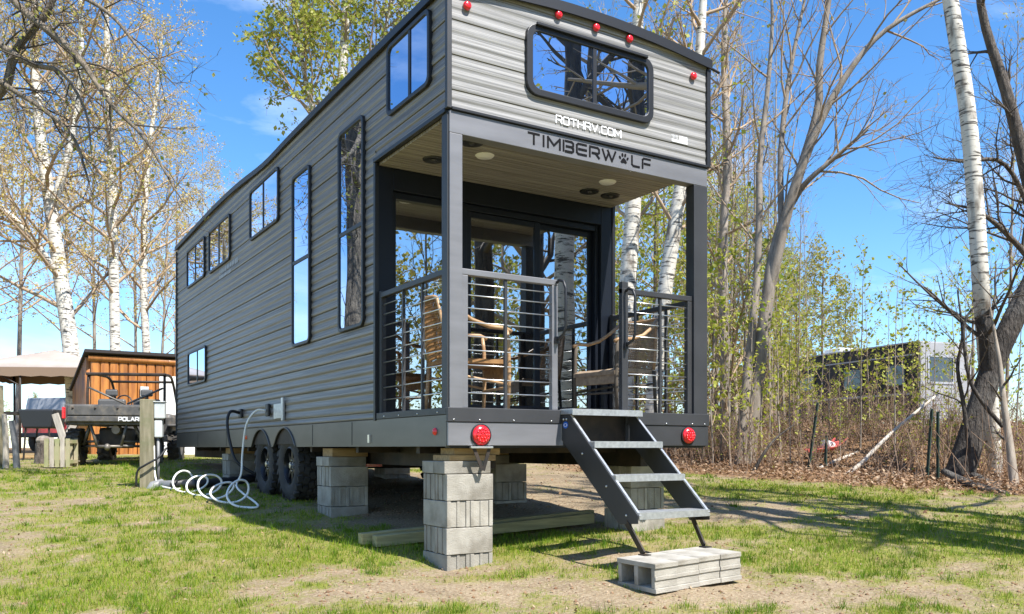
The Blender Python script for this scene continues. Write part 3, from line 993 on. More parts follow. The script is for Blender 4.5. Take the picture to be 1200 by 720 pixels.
# windows
def rrect(a0, a1, b0, b1, r, n=5):
    pts = []
    for cx, cy, s0 in ((a1 - r, b1 - r, 0), (a0 + r, b1 - r, 90), (a0 + r, b0 + r, 180), (a1 - r, b0 + r, 270)):
        for k in range(n + 1):
            a = R(s0 + 90 * k / n)
            pts.append((cx + r * math.cos(a), cy + r * math.sin(a)))
    return pts
LEFT = Matrix(((0, 0, -1, 0), (1, 0, 0, 0), (0, 1, 0, 0), (0, 0, 0, 1)))
RIGHT = Matrix(((0, 0, 1, W), (1, 0, 0, 0), (0, 1, 0, 0), (0, 0, 0, 1)))
FRONT = Matrix(((1, 0, 0, 0), (0, 0, -1, 0), (0, 1, 0, 0), (0, 0, 0, 1)))
def window(Mx, a0, a1, b0, b1, split, at_=0.5, fw=0.036, r=0.07, hood=False):
    fr = MB().ring(rrect(a0, a1, b0, b1, r), rrect(a0 + fw, a1 - fw, b0 + fw, b1 - fw, max(r - fw * 0.6, 0.02)), -0.01, 0.038, Mx).build('window', M['black'], house, bevel=0.006)
    i0, i1, j0, j1 = a0 + fw - 0.006, a1 - fw + 0.006, b0 + fw - 0.006, b1 - fw + 0.006
    g = 0.018
    if split == 'v':
        c_ = a0 + (a1 - a0) * at_
        rects = [(i0, c_ - g, j0, j1), (c_ + g, i1, j0, j1)]
        MB().box(c_ - g, c_ + g, j0, j1, 0.004, 0.032, Mx).build('mullion', M['black'], fr)
    else:
        c_ = b0 + (b1 - b0) * at_
        rects = [(i0, i1, j0, c_ - g), (i0, i1, c_ + g, j1)]
        MB().box(i0, i1, c_ - g, c_ + g, 0.004, 0.034, Mx).build('mullion', M['black'], fr)
    for k, (q0, q1, s0, s1) in enumerate(rects):
        MB().box(q0, q1, s0, s1, 0.019 if k else 0.021, 0.023 if k else 0.025, Mx).build('pane', M['glass_dark'], fr)
    if hood:
        MB().box(a0 + 0.08, a1 - 0.08, b1 - 0.016, b1 + 0.008, 0.039, 0.062, Mx).build('drip_hood', M['black'], fr, bevel=0.004)
    return fr
window(LEFT, 0.26, 1.07, 3.675, 4.27, 'v', 0.45)
window(LEFT, 1.585, 2.22, 1.995, 3.89, 'h', 0.485)
window(LEFT, 3.045, 3.64, 1.995, 3.85, 'h', 0.49)
window(LEFT, 4.14, 5.36, 3.50, 4.13, 'v', 0.5)
window(LEFT, 6.36, 7.61, 3.47, 4.10, 'v', 0.5)
window(LEFT, 7.89, 9.16, 3.49, 4.11, 'v', 0.5)
window(LEFT, 7.81, 9.09, 1.90, 2.45, 'v', 0.45)
window(FRONT, 0.664, 1.944, 3.655, 4.212, 'v', 0.515, fw=0.055, r=0.10, hood=True)
window(RIGHT, 2.2, 3.4, 2.1, 2.9, 'v')
window(RIGHT, 5.4, 6.6, 3.45, 4.08, 'v')

# door wall at the back of the porch
for x0, x1, z0, z1 in ((0.012, 0.15, 1.202, 3.36), (2.44, W - 0.012, 1.202, 3.36), (0.152, 2.438, 3.17, 3.36)):
    MB().box(x0, x1, PORCH - 0.02, PORCH + 0.16, z0, z1).build('door_wall_trim', M['navy'], house, bevel=0.004)
door = sub('glass_door', house)
for x0, x1, z0, z1, y0 in ((0.152, 0.195, 1.203, 3.168, 1.38), (0.835, 0.905, 1.203, 3.168, 1.375), (2.40, 2.438, 1.203, 3.168, 1.38), (0.197, 0.833, 3.11, 3.166, 1.385), (0.907, 2.398, 3.11, 3.166, 1.385), (0.197, 0.833, 1.203, 1.25, 1.385), (0.907, 2.398, 1.203, 1.25, 1.385)):
    MB().box(x0, x1, y0, y0 + 0.09, z0, z1).build('frame', M['navy'], door, bevel=0.004)
for x0, x1, y0 in ((0.915, 0.965, 1.40), (1.675, 1.735, 1.398), (1.70, 1.75, 1.44), (2.35, 2.398, 1.44)):
    MB().box(x0, x1, y0, y0 + 0.032, 1.252, 3.108).build('stile', M['navy'], door, bevel=0.003)
for x0, x1, y0 in ((0.967, 1.673, 1.40), (1.752, 2.348, 1.44)):
    for z0, z1 in ((1.252, 1.31), (3.055, 3.106)):
        MB().box(x0, x1, y0, y0 + 0.03, z0, z1).build('rail', M['navy'], door, bevel=0.003)
for x0, x1, y0, z0, z1 in ((0.196, 0.834, 1.42, 1.251, 3.109), (0.966, 1.674, 1.414, 1.311, 3.054), (1.751, 2.349, 1.454, 1.311, 3.054)):
    MB().box(x0, x1, y0, y0 + 0.005, z0, z1).build('pane', M['glass_door'], door)
MB().tube([(1.705, 1.36, 2.05), (1.705, 1.355, 2.05), (1.705, 1.355, 2.32), (1.705, 1.398, 2.32)], 0.010, 8).build('handle', M['black'], door, smooth=True)
# room behind the glass
MB().box(0.05, W - 0.05, 1.55, 9.9, FLOOR - 0.03, FLOOR + 0.01).build('inner_floor', M['inner_wood'], house)
MB().box(0.05, W - 0.05, 1.55, 9.9, 3.30, 3.34).build('inner_ceiling', M['white_paint'], house)
MB().box(0.03, 0.05, 1.55, 9.9, FLOOR + 0.012, 3.298).build('inner_wall', M['inner_wall'], house)
MB().box(W - 0.05, W - 0.03, 1.55, 9.9, FLOOR + 0.012, 3.298).build('inner_wall', M['inner_wall'], house)
MB().box(0.052, W - 0.052, 6.5, 6.54, FLOOR + 0.012, 3.298).build('inner_wall', M['inner_wall'], house)
MB().box(0.06, 0.62, 3.2, 6.4, FLOOR + 0.012, 2.12).build('cabinet', M['inner_wood'], house, bevel=0.01)
MB().box(0.06, 0.42, 3.2, 6.4, 2.6, 3.28).build('cabinet', M['inner_wood'], house, bevel=0.01)
MB().box(1.45, 1.62, 2.3, 2.42, FLOOR + 0.012, 3.29).build('inner_post', M['inner_wood'], house, bevel=0.01)
MB().box(1.75, 2.5, 3.0, 4.8, FLOOR + 0.012, 1.62).build('sofa_bench', M['seat'], house, bevel=0.05)

# railings
RODS = (1.319, 1.424, 1.529, 1.641, 1.746, 1.851, 1.958, 2.055, 2.141)
def railing(axis_, a0, a1, c_, posts, bal, mat='charcoal', topz=2.20):
    """a railing along x (axis_ 0) or y (axis_ 1), at c_ on the other axis"""
    def B(u0, u1, w0, w1, z0, z1):
        mb = MB()
        return mb.box(u0, u1, c_ + w0, c_ + w1, z0, z1) if axis_ == 0 else mb.box(c_ + w0, c_ + w1, u0, u1, z0, z1)
    rl = sub('railing', house)
    B(a0, a1, -0.025, 0.025, topz, topz + 0.045).build('top_rail', M[mat], rl, bevel=0.004)
    for u0, u1, z1 in posts:
        B(u0, u1, -0.024, 0.024, 1.206, z1).build('rail_post', M[mat], rl, bevel=0.004)
    for u in bal:
        B(u - 0.011, u + 0.011, -0.012, 0.012, 1.206, topz - 0.002).build('baluster', M['charcoal'], rl)
    for z in RODS:
        p0 = (a0, c_, z) if axis_ == 0 else (c_, a0, z)
        p1 = (a1, c_, z) if axis_ == 0 else (c_, a1, z)
        MB().tube([p0, p1], 0.0048, 6).build('rod', M['rod'], rl, smooth=True)
    return rl
r1 = railing(0, 0.109, 0.985, 0.035, ((0.109, 0.168, 2.198), (0.930, 0.985, 2.198)), (0.508,), 'steel_grey')
r2 = railing(0, 1.640, 2.428, 0.035, ((1.640, 1.705, 2.30), (2.378, 2.428, 2.198)), (2.075,))
railing(1, 0.094, PORCH - 0.032, 0.030, ((PORCH - 0.09, PORCH - 0.032, 2.26),), (0.50, 0.86))
railing(1, 0.094, PORCH - 0.032, W - 0.030, ((PORCH - 0.09, PORCH - 0.032, 2.26),), (0.50, 0.92))
def grab(par, x):
    pts = [(x, -0.0, 2.22), (x, -0.03, 2.235), (x + 0.012, -0.075, 2.22), (x + 0.02, -0.095, 2.16), (x + 0.02, -0.095, 1.86), (x + 0.012, -0.075, 1.80), (x, -0.03, 1.775), (x, 0.0, 1.76)]
    MB().tube(pts, 0.012, 8).build('grab_handle', M['black'], par, smooth=True)
    MB().box(x - 0.018, x + 0.018, -0.012, 0.006, 1.735, 1.79).build('handle_mount', M['black'], par)
grab(r1, 0.967)
grab(r2, 1.672)

# lamps
def lamp(x, z, r, d, mat='red_lens', name='marker_light', y=-0.017):
    Mx = Matrix.Translation((x, y, z)) @ Matrix.Rotation(R(90), 4, 'X')
    lp = MB().lathe([(0.001, d), (r * 0.55, d * 0.96), (r * 0.86, d * 0.72), (r * 0.98, d * 0.3), (r, 0.0)], 26, Mx).build(name, M[mat], house, smooth=True)
    if r > 0.05:
        ringo = MB()
        for k in range(12):
            a = 2 * math.pi * k / 12
            ringo.sphere((x + r * 0.62 * math.cos(a), y - d * 0.94, z + r * 0.62 * math.sin(a)), 0.009, 8, 4)
        for k in range(6):
            a = 2 * math.pi * k / 6
            ringo.sphere((x + r * 0.3 * math.cos(a), y - d * 0.98, z + r * 0.3 * math.sin(a)), 0.009, 8, 4)
        ringo.build('lens_dots', M['red_lens'], lp, smooth=True)
        MB().lathe([(r, -0.004), (r + 0.008, -0.002), (r + 0.008, 0.012), (r, 0.014)], 26, Mx).build('grommet', M['black'], lp)
lamp(0.262, 1.000, 0.078, 0.04, name='tail_light', y=-0.014)
lamp(2.355, 1.012, 0.072, 0.04, name='tail_light', y=-0.014)
for x, z in ((0.143, 4.195), (0.97, 4.345), (1.343, 4.338), (1.692, 4.332), (2.416, 4.182)):
    lamp(x, z, 0.033, 0.026)
for y, z, mt, r in ((0.195, 1.028, 'red_lens', 0.03), (5.56, 1.036, 'amber', 0.028)):
    Mx = Matrix.Translation((-0.016, y, z)) @ Matrix.Rotation(R(-90), 4, 'Y')
    MB().lathe([(0.001, 0.018), (r * 0.7, 0.015), (r, 0.0)], 18, Mx).build('side_marker', M[mt], house, smooth=True)
# bracket below the left tail light
bk = MB().bar((0.20, -0.02, 0.905), (0.27, -0.03, 0.735), 0.028, 0.006, up=(0, 1, 0)).bar((0.335, -0.02, 0.905), (0.275, -0.03, 0.735), 0.028, 0.006, up=(0, 1, 0))
bk.build('jack_bracket', M['chassis'], house)
MB().box(0.165, 0.355, -0.045, -0.014, 0.900, 0.915).build('bracket_plate', M['rod'], house, bevel=0.003)

# side fittings: power inlet, hose port, plate
for y, h in ((5.77, 0.06), (4.54, 0.075)):
    MB().box(-0.05, -0.018, y - 0.06, y + 0.06, 1.35 - h, 1.35 + h).build('inlet_box', M['black'], house, bevel=0.012)
pl = MB().box(-0.024, -0.017, 3.98, 4.34, 1.24, 1.41).build('service_plate', M['alu'], house, bevel=0.004)
MB().box(-0.045, -0.018, 3.93, 3.99, 1.21, 1.47).build('bracket_plate', M['alu'], house, bevel=0.004)
MB().box(-0.030, -0.014, 0.9 + 0.55, 1.49, 0.95, 1.02).build('latch', M['rod'], house)

# lettering
def glyphs():
    G = {}
    G['T'] = (1.0, [[(0, 1), (1, 1)], [(0.5, 0.93), (0.5, 0)]])
    G['I'] = (0.12, [[(0.06, 1), (0.06, 0)]])
    G['M'] = (1.15, [[(0, 0), (0, 1), (0.575, 0.3), (1.15, 1), (1.15, 0)]])
    G['B'] = (0.95, [[(0, 1), (0, 0)], [(0.2, 1), (0.8, 1), (0.95, 0.87), (0.95, 0.63), (0.8, 0.5), (0.28, 0.5)], [(0.82, 0.48), (0.95, 0.37), (0.95, 0.13), (0.8, 0), (0.2, 0)]])
    G['E'] = (0.95, [[(0.95, 1), (0.15, 1), (0, 0.85), (0, 0.15), (0.15, 0), (0.95, 0)], [(0.2, 0.5), (0.95, 0.5)]])
    G['R'] = (0.95, [[(0, 0.85), (0, 0)], [(0.0, 1), (0.8, 1), (0.95, 0.85), (0.95, 0.55), (0.8, 0.42), (0.25, 0.42)], [(0.6, 0.40), (0.95, 0)]])
    G['W'] = (1.35, [[(0, 1), (0.34, 0), (0.66, 0.8)], [(0.55, 1), (0.98, 0), (1.35, 1)]])
    G['L'] = (0.8, [[(0, 1), (0, 0.15), (0.15, 0), (0.8, 0)]])
    G['F'] = (0.85, [[(0.85, 1), (0.15, 1), (0, 0.85), (0, 0)], [(0.2, 0.48), (0.8, 0.48)]])
    G['O'] = (0.95, [[(0.12, 0), (0, 0.12), (0, 0.88), (0.12, 1), (0.83, 1), (0.95, 0.88), (0.95, 0.12), (0.83, 0), (0.12, 0)]])
    G['H'] = (0.95, [[(0, 1), (0, 0)], [(0.95, 1), (0.95, 0)], [(0, 0.5), (0.95, 0.5)]])
    G['V'] = (1.0, [[(0, 1), (0.5, 0), (1, 1)]])
    G['C'] = (0.9, [[(0.9, 1), (0.12, 1), (0, 0.88), (0, 0.12), (0.12, 0), (0.9, 0)]])
    G['.'] = (0.12, [[(0.06, 0.0), (0.06, 0.1)]])
    G['P'] = (0.95, [[(0, 0), (0, 1), (0.8, 1), (0.95, 0.85), (0.95, 0.5), (0.8, 0.38), (0, 0.38)]])
    G['A'] = (1.0, [[(0, 0), (0.5, 1), (1, 0)], [(0.2, 0.35), (0.8, 0.35)]])
    G['S'] = (0.9, [[(0.9, 1), (0.1, 1), (0, 0.85), (0, 0.6), (0.1, 0.5), (0.8, 0.5), (0.9, 0.4), (0.9, 0.1), (0.8, 0), (0, 0)]])
    return G
GL = glyphs()
def lettering(text, width, height, thick, mat, parent, Mx, names='letter', gap=0.32):
    """each letter a raised piece of its own; Mx takes (along, up, out) to the parent's space"""
    tot = sum((1.05 if ch == '@' else GL[ch][0]) for ch in text) + gap * (len(text) - 1)
    sx = width / tot
    x = 0.0
    for ch in text:
        mb = MB()
        if ch == '@':
            wd = 1.05
            def ell(cx, cy, rx, ry, rot):
                return [((x + cx + rx * math.cos(a) * math.cos(rot) - ry * math.sin(a) * math.sin(rot)) * sx, (cy + rx * math.cos(a) * math.sin(rot) + ry * math.sin(a) * math.cos(rot)) * height) for a in np.linspace(0, 2 * math.pi, 14, endpoint=False)]
            mb.prism([((x + cx) * sx, cy * height) for cx, cy in ((0.52, 0.62), (0.74, 0.40), (0.86, 0.16), (0.74, 0.04), (0.52, 0.10), (0.30, 0.04), (0.18, 0.16), (0.30, 0.40))], 0, 0.003, Mx)
            for q in (ell(0.12, 0.58, 0.10, 0.17, 0.4), ell(0.38, 0.88, 0.10, 0.19, 0.1), ell(0.68, 0.88, 0.10, 0.19, -0.1), ell(0.93, 0.58, 0.10, 0.17, -0.4)):
                mb.prism(q, 0, 0.003, Mx)
        else:
            wd, strokes = GL[ch]
            k = 0
            for st in strokes:
                for (ax, ay), (bx, by) in zip(st[:-1], st[1:]):
                    p0 = Vector(((x + ax) * sx, ay * height))
                    p1 = Vector(((x + bx) * sx, by * height))
                    t = (p1 - p0).normalized()
                    nrm = Vector((-t.y, t.x)) * thick / 2
                    p0 = p0 - t * thick * 0.36
                    p1 = p1 + t * thick * 0.36
                    mb.prism([tuple(p0 - nrm), tuple(p1 - nrm), tuple(p1 + nrm), tuple(p0 + nrm)], 0.0, 0.0022 + 0.0003 * k, Mx)
                    k += 1
        mb.build(names, M[mat], parent)
        x += wd + gap
def front_m(x, z, y):
    return Matrix.Translation((x, y, z)) @ Matrix(((1, 0, 0, 0), (0, 0, -1, 0), (0, 1, 0, 0), (0, 0, 0, 1)))
lettering('TIMBERW@LF', 1.235, 0.082, 0.017, 'letter_black', header, front_m(0.69, 3.277, -0.0122), gap=0.36)
web = sub('web_address', house)
lettering('ROTHRV.COM', 0.655, 0.058, 0.0105, 'letter_white', web, front_m(0.955, 3.490, -0.0072), gap=0.30)
fl = MB()
for k in range(7):
    z = 3.567 + k * 0.0095
    fl.box(2.17 if k < 3 else 2.255, 2.355, -0.0095, -0.0072, z, z + 0.0058)
for r_ in range(3):
    for c_ in range(5):
        fl.box(2.172 + c_ * 0.016, 2.179 + c_ * 0.016, -0.0095, -0.0072, 3.600 + r_ * 0.011, 3.606 + r_ * 0.011)
fl.build('flag_decal', M['letter_white'], house)
dc = sub('side_decal', house)
rg = random.Random(4)
for row, (z, h) in enumerate(((3.395, 0.075), (3.315, 0.05))):
    y = 7.0
    while y > (6.0 if row == 0 else 6.35):
        w_ = rg.uniform(0.02, 0.06)
        MB().box(-0.0135, -0.0112, y - w_, y, z - h / 2 * rg.uniform(0.6, 1), z + h / 2).build('decal_mark', M['rv_silver'], dc)
        y -= w_ + rg.uniform(0.02, 0.05)

# ---------------------------------------------------------------- entry steps
steps = thing('entry_steps', 'black folding entry steps with four silver treads leading up to the porch', 'steps', (1.34, -0.5, 0.16))
def SP(x, y, z):
    return (x - 1.34, y + 0.5, z - 0.16)
def plate(x0, x1, poly, name, mat, par=steps, bevel=0.003):
    mb = MB()
    n = len(poly)
    v = [SP(x0, y, z) for y, z in poly] + [SP(x1, y, z) for y, z in poly]
    mb.add(v, [tuple(range(n)), tuple(range(2 * n - 1, n - 1, -1))] + [(k, (k + 1) % n, (k + 1) % n + n, k + n) for k in range(n)])
    return mb.build(name, M[mat], par, bevel=bevel)
prof = [(-0.02, 1.165), (-0.12, 1.165), (-0.955, 0.425), (-0.955, 0.368), (-0.745, 0.350), (-0.02, 0.965)]
for x, s_ in ((1.0, 1), (1.695, -1)):
    st = plate(x, x + 0.006 * s_, prof, 'stringer', 'charcoal')
    plate(x + 0.0065 * s_ if s_ > 0 else x - 0.0265, x + 0.0265 if s_ > 0 else x - 0.0065, [(-0.115, 1.172), (-0.128, 1.168), (-0.965, 0.428), (-0.955, 0.418)], 'flange', 'alu', st, 0)
    for y, z in ((-0.05, 1.13), (-0.09, 1.13), (-0.30, 0.86), (-0.6, 0.62), (-0.83, 0.42)):
        sp = SP(x - 0.003 * s_, y, z)
        MB().sphere(sp, 0.009, 8, 4).build('bolt', M['rod'], st, smooth=True)
for k, (y0, y1, z) in enumerate(((-0.175, 0.012, 1.212), (-0.435, -0.25, 0.955), (-0.69, -0.505, 0.705), (-0.955, -0.755, 0.447))):
    tr = MB()
    a = SP(1.008 if k else 0.99, y0, z)
    b = SP(1.688 if k else 1.70, y1, z)
    tr.box(a[0], b[0], a[1], b[1], a[2] - 0.042, a[2] - 0.004)
    for q in range(9):
        yy = a[1] + 0.004 + q * (b[1] - a[1] - 0.012) / 9
        tr.box(a[0] + 0.001, b[0] - 0.001, yy, yy + 0.009, a[2] - 0.0039, a[2])
    tr.box(a[0] + 0.001, b[0] - 0.001, a[1] - 0.006, a[1] - 0.0005, a[2] - 0.05, a[2] - 0.002)
    tr.build('tread', M['alu'], steps)
for x, xb, zb in ((1.02, 0.96, 0.165), (1.675, 1.53, 0.187)):
    lg = MB().bar(SP(x, -0.76, 0.42), SP(xb, -1.065, zb + 0.004), 0.012, 0.05)
    q = SP(xb, -1.075, zb)
    lg.box(q[0] - 0.03, q[0] + 0.03, q[1] - 0.035, q[1] + 0.035, q[2] - 0.004, q[2] + 0.005)
    lg.build('leg', M['chassis'], steps)
Mx = Matrix.Translation(SP(0.9995, -0.075, 1.085)) @ Matrix.Rotation(R(-90), 4, 'Y')
dl = MB().lathe([(0.001, 0.0016), (0.034, 0.0016), (0.034, 0)], 24, Mx @ Matrix.Diagonal((0.8, 1, 1, 1))).build('maker_decal', M['blue'], steps)
MB().lathe([(0.018, 0.0030), (0.024, 0.0030), (0.024, 0.0018), (0.018, 0.0018)], 20, Mx @ Matrix.Diagonal((0.55, 1, 1, 1))).build('decal_swirl', M['letter_white'], dl)

# ---------------------------------------------------------------- porch chairs
def wicker_chair(name, label, loc, rz, weave, pole, leg):
    """armchair facing local +x; seat 0.43 m up"""
    t = thing(name, label, 'chair', loc, rz, 'wicker chairs on the porch')
    for s_ in (-1, 1):
        y = 0.27 * s_
        MB().tube([(0.27, y, 0.0), (0.28, y, 0.30), (0.275, y, 0.55), (0.26, y, 0.665)], [0.015, 0.017, 0.017, 0.016], 8).build('front_leg', leg, t, smooth=True)
        MB().tube([(-0.27, y * 0.9, 0.0), (-0.23, y * 0.95, 0.42)], [0.015, 0.017], 8).build('rear_leg', leg, t, smooth=True)
        MB().tube([(0.30, y, 0.655), (0.24, y, 0.680), (0.10, y * 1.05, 0.685), (-0.05, y * 1.05, 0.73), (-0.18, y, 0.81), (-0.29, y * 0.9, 0.90)], 0.017, 8).build('arm', pole, t, smooth=True)
        MB().tube([(-0.22, y * 0.95, 0.30), (0.275, y, 0.22)], 0.011, 6).build('stretcher', leg, t, smooth=True)
    MB().tube([(0.28, -0.27, 0.20), (0.28, 0.27, 0.20)], 0.011, 6).build('stretcher', leg, t, smooth=True)
    seat = MB()
    n = 9
    top = []
    for i in range(n):
        for j in range(n):
            u, v = i / (n - 1), j / (n - 1)
            x = -0.25 + 0.55 * u
            y = (-0.27 + 0.54 * v) * (0.9 + 0.1 * u)
            z = 0.425 - 0.018 * math.sin(math.pi * u) * math.sin(math.pi * v) - (0.03 if i == n - 1 else 0)
            top.append((x, y, z))
    bot = [(x, y, z - 0.035) for x, y, z in top]
    f = []
    for i in range(n - 1):
        for j in range(n - 1):
            a = i * n + j
            f.append((a, a + 1, a + n + 1, a + n))
            f.append((n * n + a, n * n + a + n, n * n + a + n + 1, n * n + a + 1))
    rim_ = [j for j in range(n)] + [i * n + n - 1 for i in range(1, n)] + [(n - 1) * n + j for j in range(n - 2, -1, -1)] + [i * n for i in range(n - 2, 0, -1)]
    for k in range(len(rim_)):
        a, b = rim_[k], rim_[(k + 1) % len(rim_)]
        f.append((a, a + n * n, b + n * n, b))
    seat.add(top + bot, f)
    seat.build('seat', weave, t, smooth='angle')
    MB().box(0.262, 0.288, -0.255, 0.255, 0.28, 0.40).build('seat_apron', weave, t, bevel=0.008)
    # woven back: strips both ways with open diamonds between
    bk_ = MB()
    def bp_(u, v):
        y = (u - 0.5) * (0.50 - 0.10 * v * v)
        z = 0.43 + 0.475 * v
        x = -0.235 - 0.085 * v - 0.05 * math.cos((u - 0.5) * math.pi) * (0.6 + 0.4 * v)
        return Vector((x, y, z))
    for k in range(22):
        u = (k + 0.5) / 22
        bk_.tube([bp_(u, v) for v in np.linspace(0, 1, 7)], 0.0052 if k % 2 else 0.0062, 4, caps=False)
    for k in range(26):
        v = (k + 0.5) / 26
        bk_.tube([bp_(u, v) + Vector((0.004 * (-1) ** k, 0, 0)) for u in np.linspace(0, 1, 7)], 0.0055 if (k // 3) % 2 else 0.0068, 4, caps=False)
    bk_.build('backrest', weave, t)
    out = [bp_(0, v) for v in np.linspace(0, 1, 5)] + [bp_(u, 1) + Vector((0, 0, 0.012)) for u in np.linspace(0.1, 0.9, 6)] + [bp_(1, v) for v in np.linspace(1, 0, 5)]
    MB().tube(out, 0.014, 8).build('back_frame', pole, t, smooth=True)
    return t
wicker_chair('wicker_chair', 'honey coloured wicker armchair at the left end of the porch, facing right', (0.50, 0.66, FLOOR), R(-8), M['wicker'], M['bamboo'], M['bamboo'])
wicker_chair('wicker_chair', 'greyish wicker armchair at the right end of the porch, facing left', (2.13, 0.70, FLOOR), R(187), M['wicker_grey'], M['bamboo'], M['twig_dark'])

# ---------------------------------------------------------------- concrete blocks
def block_mesh():
    mb = MB()
    Lh, Wh, H, s_ = 0.1985, 0.097, 0.196, 0.033
    mb.box(-Lh, Lh, -Wh, -Wh + s_, 0, H)
    mb.box(-Lh, Lh, Wh - s_, Wh, 0, H)
    for x0, x1 in ((-Lh + 0.010, -Lh + 0.045), (-0.02, 0.02), (Lh - 0.045, Lh - 0.010)):
        mb.box(x0, x1, -Wh + s_ + 0.0005, Wh - s_ - 0.0005, 0.0015, H - 0.0015)
    for s2 in (-1, 1):   # ear ribs on the ends
        xa = s2 * (Lh - 0.0095)
        mb.box(min(xa, xa + 0.007 * s2), max(xa, xa + 0.007 * s2), -0.013, 0.013, 0.002, H - 0.002)
    o = mb.build('concrete_block', M['block'], None, bevel=0.006)
    me = o.data
    bpy.data.objects.remove(o)
    return me
def slab_mesh(h):
    mb = MB().box(-0.1985, 0.1985, -0.097, 0.097, 0, h)
    o = mb.build('concrete_block', M['block'], None)
    me = o.data
    bpy.data.objects.remove(o)
    return me
BLOCK, HALF = block_mesh(), slab_mesh(0.093)
def block(loc, rz, label, group, me=None, rot=None, name='concrete_block'):
    o = bpy.data.objects.new(name, me or BLOCK)
    sc.collection.objects.link(o)
    o.location = loc
    o.rotation_euler = rot or (0, 0, rz)
    md = o.modifiers.new('bevel', 'BEVEL')
    md.width = 0.005
    md.segments = 2
    md.limit_method = 'ANGLE'
    md.angle_limit = R(50)
    return tag(o, label, 'block', group)

rg = random.Random(11)
ORD = ['lowest', 'second', 'third', 'fourth']
def stack(x0, y0, top, n, where, group, cap=True, ndirt=0):
    """courses of two blocks, turned crosswise each course, counted down from the top"""
    z = top
    if cap:
        z -= 0.0945
        for q in range(2):
            j = rg.uniform(-0.006, 0.006)
            block((x0 + 0.19 + j, y0 + 0.12 + q * 0.198, z), rg.uniform(-0.02, 0.02), 'thin cap block, %s one on top of the %s' % (('front', 'rear')[q], where), group, HALF, name='cap_block')
    for k in range(n):
        z -= 0.2005
        across = (k % 2 == 0)
        word = ('top course', 'second course down', 'third course down', 'lowest course')[k if k < n - 1 or n < 4 else 3]
        for q in range(2):
            j = rg.uniform(-0.005, 0.005)
            side_ = ('front', 'rear')[q] if across else ('left', 'right')[q]
            lab = '%s concrete block in the %s of the %s' % (side_, word, where)
            if across:
                block((x0 + 0.199 + j, y0 + 0.098 + q * 0.1985, z), rg.uniform(-0.012, 0.012), lab, group)
            else:
                block((x0 + 0.098 + q * 0.1985, y0 + 0.199 + j, z), R(90) + rg.uniform(-0.012, 0.012), lab, group)
stack(0.0, 0.03, 0.805, 4, 'front left support stack', 'blocks of the front left stack')
stack(0.03, 2.58, 0.815, 3, 'stack beside the wheels', 'blocks of the stack beside the wheels')
stack(2.10, 0.45, 0.835, 4, 'stack behind the steps', 'blocks of the stack behind the steps')
stack(1.86, 2.45, 0.825, 3, 'middle right stack under the floor', 'blocks of the middle right stack')
stack(2.05, 5.9, 0.82, 2, 'far right stack behind the axles', 'blocks of the far right stack')
stack(0.10, 6.9, 0.82, 2, 'rear left stack past the wheels', 'blocks of the rear left stack')
for k in range(4):
    o = block((0.756 + k * 0.2005, -1.215 + rg.uniform(-0.012, 0.012), 0.058 + 0.0077 * k + rg.uniform(-0.002, 0.002)), 0,
              'concrete block on its side under the steps, %s' % ('leftmost, hollow end showing', 'second from the left', 'third from the left', 'rightmost')[k], 'blocks under the steps')
    o.matrix_world = Matrix.Translation(o.location) @ Matrix.Rotation(R(-2.2), 4, 'Y') @ Matrix(((0, 0, 1, 0), (1, 0, 0, 0), (0, 1, 0, 0), (0, 0, 0, 1))) @ Matrix.Rotation(rg.uniform(-0.012, 0.012), 4, 'Y')
# pine boards between blocks and frame
for x0, x1, y0, y1, z0, z1, lab in ((0.05, 0.45, 0.08, 0.36, 0.8065, 0.85, 'yellow pine board on the front left block stack, lower one'), (0.10, 0.50, 0.10, 0.33, 0.852, 0.902, 'yellow pine board on the front left block stack, upper one'),
                                    (0.06, 0.44, 2.62, 2.9, 0.8165, 0.90, 'yellow pine board on the stack beside the wheels'), (1.88, 2.26, 2.48, 2.8, 0.8265, 0.90, 'pine board on the middle right stack'),
                                    (2.12, 2.5, 0.48, 0.8, 0.8365, 0.904, 'pine board on the stack behind the steps'), (0.12, 0.5, 6.95, 7.2, 0.8215, 0.90, 'pine board on the rear left stack'), (2.07, 2.4, 5.95, 6.2, 0.8215, 0.9, 'pine board on the far right stack')):
    o = MB().box(-(x1 - x0) / 2, (x1 - x0) / 2, -(y1 - y0) / 2, (y1 - y0) / 2, 0, z1 - z0).build('pine_board', M['shim'], bevel=0.003)
    o.location = ((x0 + x1) / 2, (y0 + y1) / 2, z0)
    tag(o, lab, 'board', 'boards between blocks and frame')
# treated timbers on the ground
for y, dz, x0, x1, lab in ((0.98, 0.0, -0.18, 2.02, 'treated timber lying under the porch, nearer of the pair'), (1.085, 0.012, -0.26, 2.10, 'treated timber lying under the porch, farther of the pair')):
    a = gzf(x0, y) + 0.062 + dz
    b = gzf(x1, y + 0.02) + 0.062 + dz
    o = MB().bar((-(x1 - x0) / 2, 0, (a - b) / 2), ((x1 - x0) / 2, -0.04, (b - a) / 2), 0.092, 0.092).build('timber', M['lumber'], bevel=0.006)
    o.location = ((x0 + x1) / 2, y, (a + b) / 2)
    tag(o, lab, 'timber', 'timbers under the porch')

